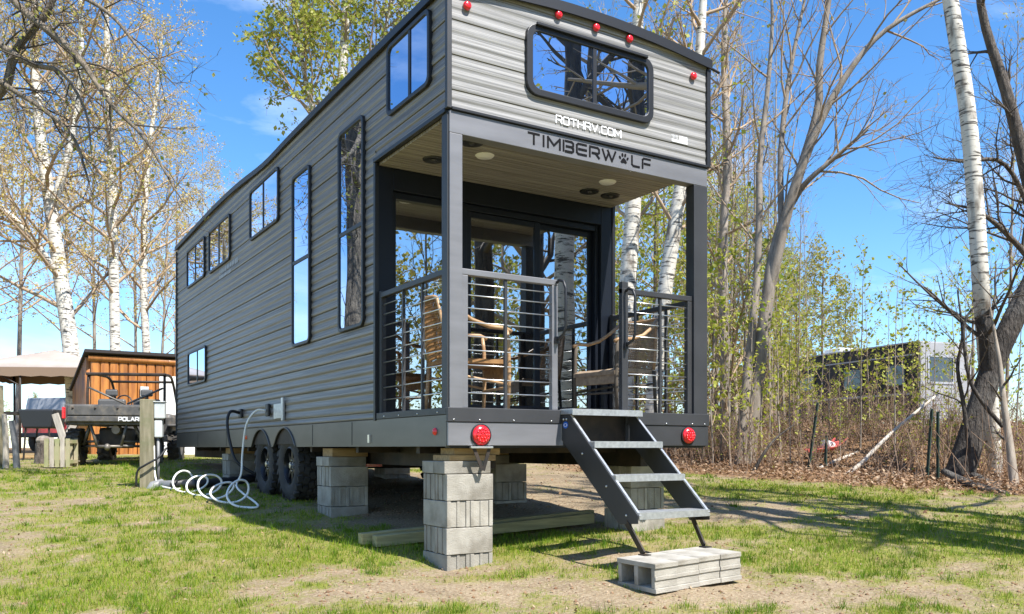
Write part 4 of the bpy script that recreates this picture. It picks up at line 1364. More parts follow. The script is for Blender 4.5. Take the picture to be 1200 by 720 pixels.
# ---------------------------------------------------------------- hookups beside the trailer
def curve_pts(ctrl, n=10):
    """Catmull-Rom through the control points"""
    P = [Vector(p) for p in ctrl]
    P = [P[0] * 2 - P[1]] + P + [P[-1] * 2 - P[-2]]
    out = []
    for i in range(1, len(P) - 2):
        for k in range(n):
            t = k / n
            a, b, c_, d_ = P[i - 1], P[i], P[i + 1], P[i + 2]
            out.append(0.5 * ((2 * b) + (c_ - a) * t + (2 * a - 5 * b + 4 * c_ - d_) * t * t + (3 * b - a - 3 * c_ + d_) * t ** 3))
    out.append(P[-2])
    return out
h0 = Vector((-0.35, 4.75, gzf(-0.35, 4.75)))
ctrl = [(-0.055, 4.54, 1.345), (-0.16, 4.58, 1.34), (-0.25, 4.66, 1.18), (-0.28, 4.72, 0.85), (-0.30, 4.70, 0.6), (-0.36, 4.66, 0.44)]
S0, S1 = Vector(at(292, 575, 9.3)), Vector(at(208, 560, 11.0))
ex, ey = S1.x, S1.y
loops = 5
for k in range(loops * 9 + 1):
    t = k / (loops * 9)
    a = -2 * math.pi * loops * t - 0.9
    c_ = S0.lerp(S1, t)
    rr = 0.15 + 0.025 * math.sin(k * 0.55 + 1)
    rv_ = 0.115 + 0.02 * math.sin(k * 0.37)
    q = rr * math.cos(a)
    qx, qy = c_.x + RGT[0] * q + FWD[0] * 0.10 * math.sin(a + 0.5), c_.y + RGT[1] * q + FWD[1] * 0.10 * math.sin(a + 0.5)
    ctrl.append((qx, qy, max(gzf(qx, qy) + 0.012, gzf(c_.x, c_.y) + 0.012 + rv_ + rv_ * math.sin(a))))
px_, py_, pz_ = at(183, 560, 11.25)
ctrl += [(ex - 0.1, ey - 0.05, gzf(ex, ey) + 0.03), (px_, py_, gzf(px_, py_) + 0.10), (px_ - 0.02, py_ + 0.05, gzf(px_, py_) + 0.55)]
o = MB().tube(curve_pts(ctrl, 6), 0.0125, 7).build('garden_hose', M['hose'], smooth=True)
tag(o, 'white water hose looping over the grass from the trailer side to the post', 'hose')
ctrl = [(-0.05, 5.77, 1.36), (-0.17, 5.74, 1.37), (-0.22, 5.70, 1.22), (-0.20, 5.62, 0.95), (-0.14, 5.52, 0.72), (0.1, 5.45, 0.55), (0.35, 5.5, 0.42), (0.4, 6.0, 0.44)]
o = MB().tube(curve_pts(ctrl, 8), 0.019, 8).build('power_cord', M['cord'], smooth=True)
tag(o, 'thick black power cord hanging from the trailer side', 'cord')
# post with its boxes
ux0, uy0, _ = at(173, 570, 11.3)
ug = gzf(ux0, uy0)
RZ = -math.atan2(FWD[0], FWD[1])
post = thing('utility_post', 'weathered wooden post with two pale electrical boxes on its right side', 'post', (ux0, uy0, ug), RZ + R(12))
MB().box(-0.085, 0.085, -0.07, 0.07, -0.2, 1.15).build('post_shaft', M['post_wood'], post, bevel=0.008)
b1_ = MB().box(0.087, 0.22, -0.06, 0.07, 0.90, 1.11).build('electrical_box', M['box_grey'], post, bevel=0.012)
MB().box(0.080, 0.225, -0.075, 0.075, 1.1115, 1.125).build('box_lid', M['box_grey'], b1_, bevel=0.004)
MB().box(0.0875, 0.185, -0.05, 0.06, 0.655, 0.875).build('electrical_box', M['box_grey'], post, bevel=0.012)
MB().tube([(0.13, 0.0, 0.65), (0.13, 0.0, 0.0)], 0.02, 8).build('conduit', M['pvc'], post, smooth=True)
MB().tube(curve_pts([(0.24, -0.05, 0.52), (0.16, -0.12, 0.40), (0.0, -0.15, 0.30), (-0.10, -0.12, 0.22), (-0.12, -0.10, 0.02)], 6), 0.014, 7).build('cable', M['cord'], post, smooth=True)
# drain pipe
a = Vector(at(186, 566, 11.2)); a.z = gzf(a.x, a.y) + 0.05
b = Vector((-0.62, 5.55, gzf(-0.62, 5.55) + 0.10))
dp = thing('drain_pipe', 'grey plastic drain pipe running from the post towards the trailer', 'pipe', (a.x, a.y, a.z))
mid = a.lerp(b, 0.42)
MB().tube([Vector((0, 0, 0)), mid - a], 0.055, 12).build('pipe', M['pvc'], dp, smooth='angle')
MB().tube([Vector((0.05, 0, 0.02)) , Vector((-0.06, -0.03, -0.01)), Vector((-0.11, -0.06, -0.10))], [0.06, 0.068, 0.075], 12).build('elbow', M['pvc'], dp, smooth='angle')
o = MB()
pp = curve_pts([mid - Vector((0.03, 0, 0)), mid.lerp(b, 0.5) + Vector((0, 0.05, 0)), b, Vector((0.1, 5.75, gzf(0.1, 5.75) + 0.12)), Vector((0.6, 6.2, 0.62))], 14)
rr = [0.062 if k % 2 else 0.05 for k in range(len(pp))]
o.tube(pp, rr, 10)
o = o.build('sewer_hose', M['cord'], smooth='angle')
tag(o, 'ribbed black sewer hose lying under the trailer behind the white hose', 'hose')

# ---------------------------------------------------------------- utility vehicle
ux1, uy1, _ = at(125, 543, 14.9)
utv = thing('utility_vehicle', 'black open utility vehicle with dump bed and roll cage, seen from behind', 'utility vehicle', (ux1, uy1, gzf(ux1, uy1)), RZ + R(10))
utv.scale = (0.90, 1.0, 1.0)
def utv_wheel(x, y, r=0.33):
    Mx = Matrix.Translation((x, y, r - 0.01)) @ Matrix.Rotation(R(90) * (1 if x > 0 else -1), 4, 'Y')
    w = 0.13
    wh = sub('wheel', utv)
    mb = MB().lathe([(0.17, -w), (0.27, -w), (r - 0.03, -w * 0.9), (r - 0.02, 0), (r - 0.03, w * 0.9), (0.27, w), (0.17, w)], 28, Mx)
    for k in range(16):
        for s_, o_ in ((-1, 0), (1, 0.5)):
            q = Mx @ Matrix.Rotation(2 * math.pi * (k + o_) / 16, 4, 'Z') @ Matrix.Rotation(R(24 * s_), 4, 'X')
            mb.box(r - 0.05, r, -0.022, 0.022, 0.0 if s_ > 0 else -w * 1.02, w * 1.02 if s_ > 0 else 0.0, q)
    mb.build('tyre', M['mud_tyre'], wh)
    MB().lathe([(0.001, w * 0.4), (0.09, w * 0.45), (0.16, w * 0.9), (0.18, w * 0.9), (0.18, -w * 0.9)], 24, Mx).build('rim', M['utv_metal'], wh, smooth='angle')
for x in (-0.72, 0.72):
    utv_wheel(x, 0.55)
    utv_wheel(x, 2.45)
bed = MB()
bed.box(-0.76, 0.76, 0.02, 0.06, 0.74, 1.05).box(-0.76, -0.72, 0.062, 1.20, 0.70, 1.05).box(0.72, 0.76, 0.062, 1.20, 0.70, 1.05).box(-0.718, 0.718, 1.16, 1.20, 0.70, 1.06).box(-0.718, 0.718, 0.062, 1.158, 0.70, 0.76)
bed = bed.build('dump_bed', M['utv_body'], utv, bevel=0.015)
tg = MB().box(-0.70, 0.70, -0.012, 0.017, 0.86, 1.03).box(-0.70, 0.70, -0.022, 0.017, 0.755, 0.845).build('tailgate', M['utv_body'], bed, bevel=0.012)
for x in (-0.6, -0.2, 0.2, 0.6):
    MB().sphere((x, -0.014, 0.985), 0.02, 8, 5).build('rivet', M['chassis'], bed)
lettering('POLARIS', 0.46, 0.06, 0.014, 'letter_white', bed, Matrix.Translation((0.22, -0.0225, 0.77)) @ Matrix(((1, 0, 0, 0), (0, 0, -1, 0), (0, 1, 0, 0), (0, 0, 0, 1))))
for x0, x1 in ((-0.795, -0.735), (0.735, 0.795)):
    MB().box(x0, x1, -0.015, 0.10, 0.80, 1.0).build('tail_light', M['red_lens'], utv, bevel=0.015)
cage = sub('roll_cage', utv)
for s_ in (-1, 1):
    MB().tube(curve_pts([(0.74 * s_, 1.28, 0.75), (0.75 * s_, 1.28, 1.3), (0.74 * s_, 1.32, 1.66)], 4), 0.028, 8).build('cage_post', M['chassis'], cage, smooth=True)
    MB().tube(curve_pts([(0.74 * s_, 1.32, 1.66), (0.70 * s_, 1.9, 1.70), (0.64 * s_, 2.5, 1.62), (0.66 * s_, 2.95, 1.05)], 4), 0.028, 8).build('cage_rail', M['chassis'], cage, smooth=True)
    MB().tube([(0.72 * s_, 1.27, 1.42), (0.02 * s_, 1.26, 1.12)], 0.02, 6).build('cage_brace', M['utv_metal'], cage, smooth=True)
MB().box(-0.78, 0.78, 1.26, 1.36, 1.645, 1.70).build('cage_crossbar', M['chassis'], cage, bevel=0.015)
MB().tube([(-0.64, 2.5, 1.62), (0.64, 2.5, 1.62)], 0.025, 8).build('cage_crossbar', M['chassis'], cage, smooth=True)
for x in (-0.33, 0.36):
    st_ = MB().box(x - 0.27, x + 0.27, 1.40, 1.52, 0.95, 1.22).box(x - 0.27, x + 0.27, 1.53, 1.95, 0.90, 1.02).build('seat', M['seat'], utv, bevel=0.04)
    MB().box(x - 0.12, x + 0.12, 1.40, 1.48, 1.27, 1.40).build('headrest', M['seat'], st_, bevel=0.03)
    MB().box(x - 0.03, x + 0.03, 1.42, 1.46, 1.2205, 1.275).build('headrest_stem', M['chassis'], st_)
MB().tube([(-0.33 + 0.17 * math.cos(a), 2.28 + 0.05 * math.sin(a), 1.18 + 0.16 * math.sin(a)) for a in np.linspace(0, 2 * math.pi, 17)], 0.014, 6, caps=False).build('steering_wheel', M['black'], utv, smooth=True)
MB().box(-0.68, 0.68, 2.2, 3.05, 0.55, 0.98).build('hood', M['utv_body'], utv, bevel=0.08)
MB().box(-0.62, 0.62, 1.25, 2.2, 0.42, 0.56).build('floor_pan', M['utv_body'], utv, bevel=0.02)
for x0, x1 in ((-0.86, -0.60), (0.60, 0.86)):
    MB().box(x0, x1, 2.12, 2.80, 0.72, 0.77).build('fender', M['utv_body'], utv, bevel=0.02)
fr = MB()
for s_ in (-1, 1):
    fr.tube([(0.33 * s_, 0.12, 0.72), (0.22 * s_, 0.15, 0.34)], 0.028, 8)
    fr.tube([(0.22 * s_, 0.15, 0.34), (0.60 * s_, 0.5, 0.33)], 0.022, 8)
    fr.tube([(0.20 * s_, 0.2, 0.42), (0.60 * s_, 0.5, 0.41)], 0.022, 8)
    fr.tube([(0.40 * s_, 0.35, 0.72), (0.55 * s_, 0.45, 0.36)], 0.035, 8)
fr.tube([(-0.24, 0.15, 0.33), (0.24, 0.15, 0.33)], 0.025, 8)
fr.build('rear_frame', M['utv_metal'], utv, smooth=True)
MB().box(-0.24, 0.24, 0.3, 1.1, 0.30, 0.66).build('engine', M['chassis'], utv, bevel=0.05)
MB().tube([(0.12, 0.14, 0.62), (0.12, 0.35, 0.62)], 0.075, 14).build('muffler', M['bark_pale'], utv, smooth='angle')
MB().sphere((-0.02, 0.10, 0.32), 0.06, 12, 8).build('hitch_ball', M['utv_metal'], utv, smooth=True)

# ---------------------------------------------------------------- log shed
sx1, sy1, _ = at(106, 545, 20.0)
shed = thing('log_shed', 'orange stained log shed with dark roof behind the utility vehicle', 'shed', (sx1, sy1, gzf(sx1, sy1) - 0.05), RZ + R(33))
SW, SD, SH, SB = 3.6, 2.6, 2.36, 1.72
nlog = 18
for k in range(nlog):
    x = (k + 0.5) * SW / nlog
    dd = 0.06 if x > 2.0 else 0.0
    MB().box(x - SW / nlog / 2 + 0.004, x + SW / nlog / 2 - 0.004, -0.045, 0.05, 0.0, SH - 0.14).build('wall_board', M['log_orange'], shed, bevel=0.035)
for z in (SH - 0.085,):
    MB().tube([(-0.05, -0.03, z), (SW + 0.05, -0.03, z)], 0.075, 10).build('top_log', M['log_orange'], shed, smooth=True)
for k in range(14):
    y = 0.05 + (k + 0.5) * (SD - 0.05) / 14
    MB().tube([(0, y, 0), (0, y, SH + (SB - SH) * y / SD - 0.03)], 0.1, 8).build('log', M['log_orange'], shed, smooth=True)
MB().box(0.0, SW, SD - 0.1, SD, 0, SB - 0.03).box(SW - 0.1, SW, 0.1, SD - 0.1, 0, SB - 0.03).build('rear_wall', M['log_orange'], shed)
rf = MB()
v = [(-0.14, -0.16), (SW + 0.2, -0.16), (SW + 0.2, SD + 0.2), (-0.14, SD + 0.2)]
def rz_(y): return SH + (SB - SH) * y / SD
rf.add([(x, y, rz_(y)) for x, y in v] + [(x, y, rz_(y) + 0.07) for x, y in v], [(0, 1, 2, 3), (4, 5, 6, 7), (0, 1, 5, 4), (1, 2, 6, 5), (2, 3, 7, 6), (3, 0, 4, 7)])
rf.build('roof', M['shed_roof'], shed)
MB().box(1.05, 1.24, -0.12, -0.075, 1.42, 1.66).build('meter_box', M['box_grey'], shed, bevel=0.01)
MB().box(1.48, 2.75, -0.085, -0.05, 0.0, 1.93).build('white_panel', M['white_paint'], shed, bevel=0.004, label='white painted panel at the right end of the shed wall')

# ---------------------------------------------------------------- canopy, car and yard things on the left
cx, cy, _ = at(38, 540, 22.5)
can = thing('canopy_tent', 'beige cloth canopy with brown valance on a dark pole', 'canopy', (cx, cy, gzf(cx, cy)), RZ + R(6))
mb = MB()
n = 9
for i in range(n):
    for j in range(n):
        u, v_ = i / (n - 1) * 2 - 1, j / (n - 1) * 2 - 1
        h = 2.22 + 0.62 * (1 - max(abs(u), abs(v_))) ** 0.85 - 0.07 * math.sin(math.pi * (u + 1) / 2 * 2) * (1 - abs(v_)) * 0.3
        mb.v.append((u * 1.75, v_ * 1.5 + 1.4, h))
for i in range(n - 1):
    for j in range(n - 1):
        a = i * n + j
        mb.f.append((a, a + 1, a + n + 1, a + n))
o = mb.build('canopy_cloth', M['canvas'], can, smooth=True)
sd_ = o.modifiers.new('thick', 'SOLIDIFY'); sd_.thickness = 0.012
val = MB()
for (xa, ya), (xb, yb) in (((-1.75, -0.1), (1.75, -0.1)), ((1.75, -0.1), (1.75, 2.9)), ((1.75, 2.9), (-1.75, 2.9)), ((-1.75, 2.9), (-1.75, -0.1))):
    m_ = 14
    for k in range(m_ + 1):
        t = k / m_
        x, y = xa + (xb - xa) * t, ya + (yb - ya) * t
        dip = 0.20 + 0.05 * abs(math.sin(k * math.pi / 2.0 + 0.4))
        val.v += [(x, y, 2.225), (x * 1.005, y - 0.005, 2.225 - dip)]
    b_ = len(val.v) - 2 * (m_ + 1)
    val.f += [(b_ + 2 * k, b_ + 2 * k + 2, b_ + 2 * k + 3, b_ + 2 * k + 1) for k in range(m_)]
o = val.build('valance', M['canvas_dark'], can)
sd_ = o.modifiers.new('thick', 'SOLIDIFY'); sd_.thickness = 0.008
for x, y in ((-1.7, -0.05), (-0.28, -0.05), (1.7, -0.05), (-1.7, 2.85), (1.7, 2.85)):
    MB().tube([(x, y, 0), (x, y, 2.22)], 0.03, 8).build('pole', M['chassis'], can, smooth=True)
MB().tube([(-0.28, -0.05, 1.75), (-1.0, -0.05, 2.15)], 0.015, 6).build('brace', M['chassis'], can)

jx, jy, _ = at(50, 540, 27.0)
jp = thing('parked_car', 'red off road car with grey hardtop parked beyond the canopy, seen from behind', 'car', (jx, jy, gzf(jx, jy) - 0.05), RZ + R(-14))
bd = MB().box(-0.80, 0.80, 0.0, 3.6, 0.50, 1.08).box(-0.76, 0.76, 2.4, 3.7, 1.0, 1.15).build('body', M['jeep_red'], jp, bevel=0.06)
tp_ = MB()
tp_.add([(-0.76, 0.02, 1.085), (0.76, 0.02, 1.085), (0.76, 2.3, 1.085), (-0.76, 2.3, 1.085), (-0.70, 0.12, 1.72), (0.70, 0.12, 1.72), (0.70, 2.0, 1.76), (-0.70, 2.0, 1.76)],
        [(3, 2, 1, 0), (4, 5, 6, 7), (0, 1, 5, 4), (1, 2, 6, 5), (2, 3, 7, 6), (3, 0, 4, 7)])
tp_ = tp_.build('hardtop', M['jeep_grey'], jp, bevel=0.05)
MB().box(-0.54, 0.54, 0.015, 0.05, 1.18, 1.62, Matrix.Rotation(R(-7), 4, 'X') @ Matrix.Translation((0, 0.10, 0))).build('rear_window', M['glass_dark'], tp_)
for s_ in (-1, 1):
    MB().box(0.728 * s_ - 0.02, 0.728 * s_ + 0.02, 0.5, 1.6, 1.22, 1.60).build('side_window', M['glass_dark'], tp_)
    MB().box(0.70 * s_ - 0.07, 0.70 * s_ + 0.07, -0.02, 0.03, 0.78, 0.98).build('tail_light', M['red_lens'], jp)
    for y in (0.65, 2.95):
        Mx = Matrix.Translation((0.72 * s_, y, 0.36)) @ Matrix.Rotation(R(90) * s_, 4, 'Y')
        wh = sub('wheel', jp)
        MB().lathe([(0.2, -0.11), (0.34, -0.11), (0.37, -0.06), (0.37, 0.06), (0.34, 0.11), (0.2, 0.11)], 22, Mx).build('tyre', M['rubber'], wh, smooth='angle')
        MB().lathe([(0.001, 0.05), (0.12, 0.06), (0.2, 0.1), (0.2, -0.1)], 18, Mx).build('rim', M['rod'], wh, smooth='angle')
MB().box(-0.8, 0.8, -0.12, -0.02, 0.48, 0.62).build('bumper', M['black'], jp, bevel=0.02)

def simple(name, label, cat, px, py, d, builder, mat, rz=0, group=None, sink=0.03, bevel=0.006, smooth=False):
    x, y, _ = at(px, py, d)
    o = builder(MB()).build(name, M[mat], bevel=bevel, smooth=smooth)
    o.location = (x, y, gzf(x, y) - sink)
    o.rotation_euler = (0, 0, RZ + rz)
    return tag(o, label, cat, group)
simple('fence_post', 'pale peeled post leaning at the left edge, second from the left', 'post', 7, 545, 14.2, lambda b: b.tube([(0.0, 0, 0), (0.0, 0, 0.5), (-0.03, 0.0, 0.93)], [0.05, 0.045, 0.04], 9), 'pale_post', group='posts at the left edge')
simple('fence_post', 'pale grey post leaning left, rightmost of those at the left edge', 'post', 18, 543, 14.2, lambda b: b.tube([(0.03, 0, 0), (0, 0, 0.4), (-0.06, 0.0, 0.82)], [0.055, 0.05, 0.045], 9), 'pvc', group='posts at the left edge')
simple('fence_post', 'tall mossy dark post at the very left edge', 'post', -2, 545, 14.6, lambda b: b.tube([(0, 0, 0), (0.01, 0, 0.7), (0.0, 0.0, 1.40)], [0.085, 0.08, 0.075], 9), 'post_wood', group='posts at the left edge')
# black tub on a stand
x, y, _ = at(42, 540, 16.5)
tb = thing('wash_tub', 'black plastic tub on a thin dark stand left of the green crate', 'tub', (x, y, gzf(x, y)), RZ)
MB().prism([(-0.26, 0.62), (0.28, 0.62), (0.34, 0.98), (-0.36, 0.98)], -0.25, 0.25, Matrix(((1, 0, 0, 0), (0, 0, 1, 0.25), (0, 1, 0, 0), (0, 0, 0, 1)))).build('basin', M['tub'], tb, bevel=0.03)
for xx in (-0.22, 0.22):
    for yy in (0.05, 0.45):
        MB().tube([(xx * 1.2, yy, 0), (xx, yy, 0.63)], 0.018, 6).build('leg', M['chassis'], tb)
MB().box(-0.72, -0.40, 0.1, 0.4, 0.88, 0.94).build('side_shelf', M['chassis'], tb)
x, y, _ = at(67, 540, 14.6)
cr_ = thing('slatted_crate', 'olive and tan slatted wooden crate left of the utility vehicle wheel', 'crate', (x, y, gzf(x, y) - 0.02), RZ + R(8))
for k in range(5):
    MB().box(-0.20 + k * 0.085, -0.135 + k * 0.085, -0.02, 0.0, 0.02, 0.50 + 0.02 * (k % 2)).build('slat', M['crate_green'] if k % 2 == 0 else M['pale_post'], cr_)
    MB().box(-0.20 + k * 0.085, -0.135 + k * 0.085, 0.36, 0.38, 0.02, 0.50).build('slat', M['crate_green'], cr_)
for z in (0.08, 0.42):
    for yy in (0.002, 0.332):
        MB().box(-0.20, 0.205, yy, yy + 0.025, z, z + 0.06).build('batten', M['crate_green'], cr_)
    for xx in (-0.205, 0.185):
        MB().box(xx, xx + 0.02, 0.03, 0.33, z, z + 0.06).build('batten', M['crate_green'], cr_)
for k, (dx, tilt, L_, mt, lab) in enumerate(((-0.05, -32, 0.75, 'dead_wood', 'pale split board leaning on the slatted crate'), (0.10, 18, 0.7, 'pale_post', 'tan board leaning right beside the slatted crate'), (-0.18, -42, 0.9, 'bark', 'dark rough board leaning left of the slatted crate'))):
    x, y, _ = at(72, 540, 15.9 + 0.15 * k)
    o = MB().box(-0.06, 0.06, -0.02, 0.02, 0, L_).build('scrap_board', M[mt], bevel=0.004)
    o.location = (x + dx * RGT[0], y + dx * RGT[1], gzf(x, y) + 0.22)
    o.rotation_euler = Matrix.Rotation(RZ, 4, 'Z').to_euler()
    o.matrix_world = Matrix.Translation(o.location) @ Matrix.Rotation(RZ, 4, 'Z') @ Matrix.Rotation(R(-tilt), 4, 'Y')
    tag(o, lab, 'board', 'scrap boards by the crate')
def stump(b):
    return b.tube([(0, 0, 0), (0.01, 0, 0.2), (0.0, 0, 0.38)], [0.15, 0.125, 0.12], 12)
simple('tree_stump', 'short dark stump with a lump of pale stone on it, left of the crate', 'stump', 50, 541, 15.6, stump, 'bark')
x, y, _ = at(51, 541, 15.6)
o = MB().sphere((0, 0, 0.06), (0.13, 0.10, 0.09), 9, 6).build('stone', M['bark_pale'])
o.location = (x, y, gzf(x, y) + 0.34)
tag(o, 'pale grey stone lying on the dark stump', 'stone')
for k, (px, py, d, lab) in enumerate(((25, 541, 17.5, 'low pile board lying on the grass below the black tub'), (38, 538, 18.5, 'orange brown board lying behind the black tub'))):
    simple('scrap_board', lab, 'board', px, py, d, lambda b: b.box(-0.5, 0.5, -0.06, 0.06, 0.02, 0.08), 'shim', R(10 + 12 * k), 'boards on the grass')

# ---------------------------------------------------------------- camper beyond the trees on the right
rx, ry, _ = at(1078, 500, 30.0)
rv = thing('camper_trailer', 'long dark camper with a white end wall, half hidden by saplings', 'camper', (rx, ry, gzf(rx, ry) - 0.1), RZ + math.atan2(2.4, 6.0))
RL, RWD, RB, RT = 10.5, 2.4, 0.55, 3.18
MB().box(0.0, RWD, 0.03, RL, RB, RT).build('body', M['rv_dark'], rv, bevel=0.06)
en = MB().box(-0.01, RWD + 0.01, -0.04, 0.028, RB - 0.05, RT + 0.02).build('end_wall', M['rv_white'], rv, bevel=0.03)
for k in range(5):
    MB().box(0.02, RWD - 0.02, -0.052, -0.041, RB + 0.1 + k * 0.13, RB + 0.2 + k * 0.13).build('ribbed_panel', M['rv_white'], en, bevel=0.004)
wn_ = MB().ring(rrect(0.30, 1.55, 1.75, 2.75, 0.08), rrect(0.37, 1.48, 1.82, 2.68, 0.05), 0, 0.03, Matrix.Translation((0, -0.041, 0)) @ FRONT).build('end_window', M['rv_silver'], en)
MB().box(0.37, 1.48, -0.05, -0.045, 1.82, 2.68).build('pane', M['glass_far'], wn_)
MB().box(-0.02, RWD + 0.02, 0.03, RL + 0.02, RT + 0.001, RT + 0.05).build('roof', M['rv_silver'], rv)
MB().box(0.7, 1.5, 4.6, 5.5, RT + 0.051, RT + 0.33).build('air_conditioner', M['white'], rv, bevel=0.06)
for y0, y1, z0, z1 in ((0.6, 1.5, 1.7, 2.5), (2.6, 3.6, 1.7, 2.5), (5.2, 6.2, 1.8, 2.4), (7.5, 8.3, 1.7, 2.5)):
    w__ = MB().box(-0.03, -0.002, y0, y1, z0, z1).build('window', M['black'], rv, bevel=0.01)
    MB().box(-0.036, -0.031, y0 + 0.05, y1 - 0.05, z0 + 0.05, z1 - 0.05).build('pane', M['glass_far'], w__)
for z0, z1, y0, y1 in ((1.38, 1.46, 0.3, 6.0), (2.75, 2.80, 0.2, 9.5)):
    MB().box(-0.012, -0.003, y0, y1, z0, z1).build('stripe', M['rv_silver'], rv)
for y in (5.6, 6.6):
    for s_, x in ((-1, 0.12), (1, RWD - 0.12)):
        Mx = Matrix.Translation((x, y, 0.36)) @ Matrix.Rotation(R(90) * s_, 4, 'Y')
        wh = sub('wheel', rv)
        MB().lathe([(0.2, -0.1), (0.33, -0.1), (0.36, 0), (0.33, 0.1), (0.2, 0.1)], 20, Mx).build('tyre', M['rubber'], wh, smooth='angle')
        MB().lathe([(0.001, 0.05), (0.2, 0.09), (0.2, -0.09)], 16, Mx).build('rim', M['rod'], wh)
for x, y in ((0.3, 0.6), (2.1, 0.6), (0.3, 9.8), (2.1, 9.8)):
    MB().tube([(x, y, 0.02), (x, y, RB)], 0.05, 8).build('jack', M['chassis'], rv)

# steel fence posts, fallen wood, a scrap of red plastic
def tpost(px, py, d, h, lean, lab):
    x, y, _ = at(px, py, d)
    o = MB().box(-0.022, 0.022, -0.004, 0.004, -0.1, h).box(-0.004, 0.004, -0.03, -0.0045, -0.1, h).build('steel_fence_post', M['green_post'])
    o.matrix_world = Matrix.Translation((x, y, gzf(x, y))) @ Matrix.Rotation(RZ, 4, 'Z') @ Matrix.Rotation(R(lean), 4, 'Y')
    tag(o, lab, 'fence post', 'steel fence posts along the wood')
tpost(1086, 572, 12.0, 1.02, 4, 'green steel fence post, left of the close pair before the dark leaning tree')
tpost(1099, 572, 12.0, 0.98, 0, 'green steel fence post, right of the close pair before the dark leaning tree')
tpost(947, 555, 13.4, 1.08, 8, 'tall green steel fence post leaning right beside the red plastic')
tpost(967, 556, 13.4, 0.55, 2, 'short dark steel fence post between red plastic and pale pole')
def fallen(name, label, ctrl, rad, mat):
    pts = curve_pts([at(*c_) for c_ in ctrl], 5)
    rs = list(np.interp(np.linspace(0, 1, len(pts)), np.linspace(0, 1, len(rad)), rad))
    b0 = pts[0].copy()
    o = MB().tube([q - b0 for q in pts], rs, 9).build(name, M[mat], smooth=True)
    o.location = b0
    return tag(o, label, 'log')
fallen('leaning_pole', 'bleached bare pole leaning up to the right in the brush', [(992, 557, 13.0), (1012, 541, 13.05), (1020, 532, 13.1), (1050, 503, 13.25), (1098, 463, 13.5)], [0.034, 0.034, 0.03, 0.026, 0.018], 'dead_wood')
fallen('fallen_log', 'dark fallen log lying before the leaning tree, longer one', [(1105, 552, 11.6), (1130, 566, 11.3), (1160, 577, 10.9), (1212, 592, 10.4)], [0.04, 0.07, 0.075, 0.07], 'bark_dark')
fallen('fallen_log', 'short dark log crossing behind the longer fallen log', [(1140, 558, 12.0), (1165, 570, 11.6), (1185, 578, 11.3)], [0.06, 0.07, 0.065], 'bark_dark')
fallen('fallen_branch', 'thin grey branch lying on the leaf litter left of the red plastic', [(958, 550, 13.6), (985, 538, 14.2), (1005, 530, 14.8)], [0.03, 0.03, 0.02], 'dead_wood')
fallen('fallen_branch', 'crooked brown branch rising from the ground below the porch corner tree', [(882, 556, 13.0), (893, 535, 13.0), (908, 515, 13.1), (930, 498, 13.3)], [0.03, 0.024, 0.016, 0.008], 'bark_dark')
x, y, _ = at(968, 535, 14.6)
sc_ = thing('plastic_sled', 'faded red plastic sled with a white scrap lying in the brush', 'sled', (x, y, gzf(x, y) + 0.05), RZ + R(20))
sc_.scale = (0.75, 0.75, 0.75)
mb = MB()
for i in range(9):
    u = i / 8
    for j in range(5):
        v_ = j / 4 * 2 - 1
        mb.v.append(((u - 0.5) * 0.85, v_ * 0.22, 0.10 * v_ * v_ + 0.16 * max(0, u - 0.7) / 0.3 + 0.1 * u))
for i in range(8):
    for j in range(4):
        a = i * 5 + j
        mb.f.append((a, a + 1, a + 6, a + 5))
o = mb.build('hull', M['plastic_red'], sc_, smooth=True)
q = o.modifiers.new('thick', 'SOLIDIFY'); q.thickness = 0.02
MB().box(-0.16, 0.13, -0.10, 0.12, 0.12, 0.30, Matrix.Rotation(R(18), 4, 'Y')).build('white_scrap', M['white'], sc_, bevel=0.05)

# ---------------------------------------------------------------- trees
def norm(v):
    return v / (np.linalg.norm(v) + 1e-9)

def resample(ctrl, rad, n):
    P = np.array([tuple(q) for q in curve_pts(ctrl, 8)])
    s = np.r_[0, np.cumsum(np.linalg.norm(np.diff(P, axis=0), axis=1))]
    t = np.linspace(0, s[-1], n)
    pts = np.stack([np.interp(t, s, P[:, k]) for k in range(3)], -1)
    r = np.interp(np.linspace(0, 1, n), np.linspace(0, 1, len(rad)), rad)
    return pts, r

def limb(rg, p0, d0, L, r0, n, wob, up, r1=0.3):
    """a wandering branch"""
    d = norm(np.array(d0, float))
    pts = [np.array(p0, float)]
    st = L / (n - 1)
    for k in range(n - 1):
        d = norm(d + rg.normal(0, wob, 3) + np.array([0, 0, up]))
        pts.append(pts[-1] + d * st)
    return np.array(pts), r0 * np.linspace(1, r1, n)

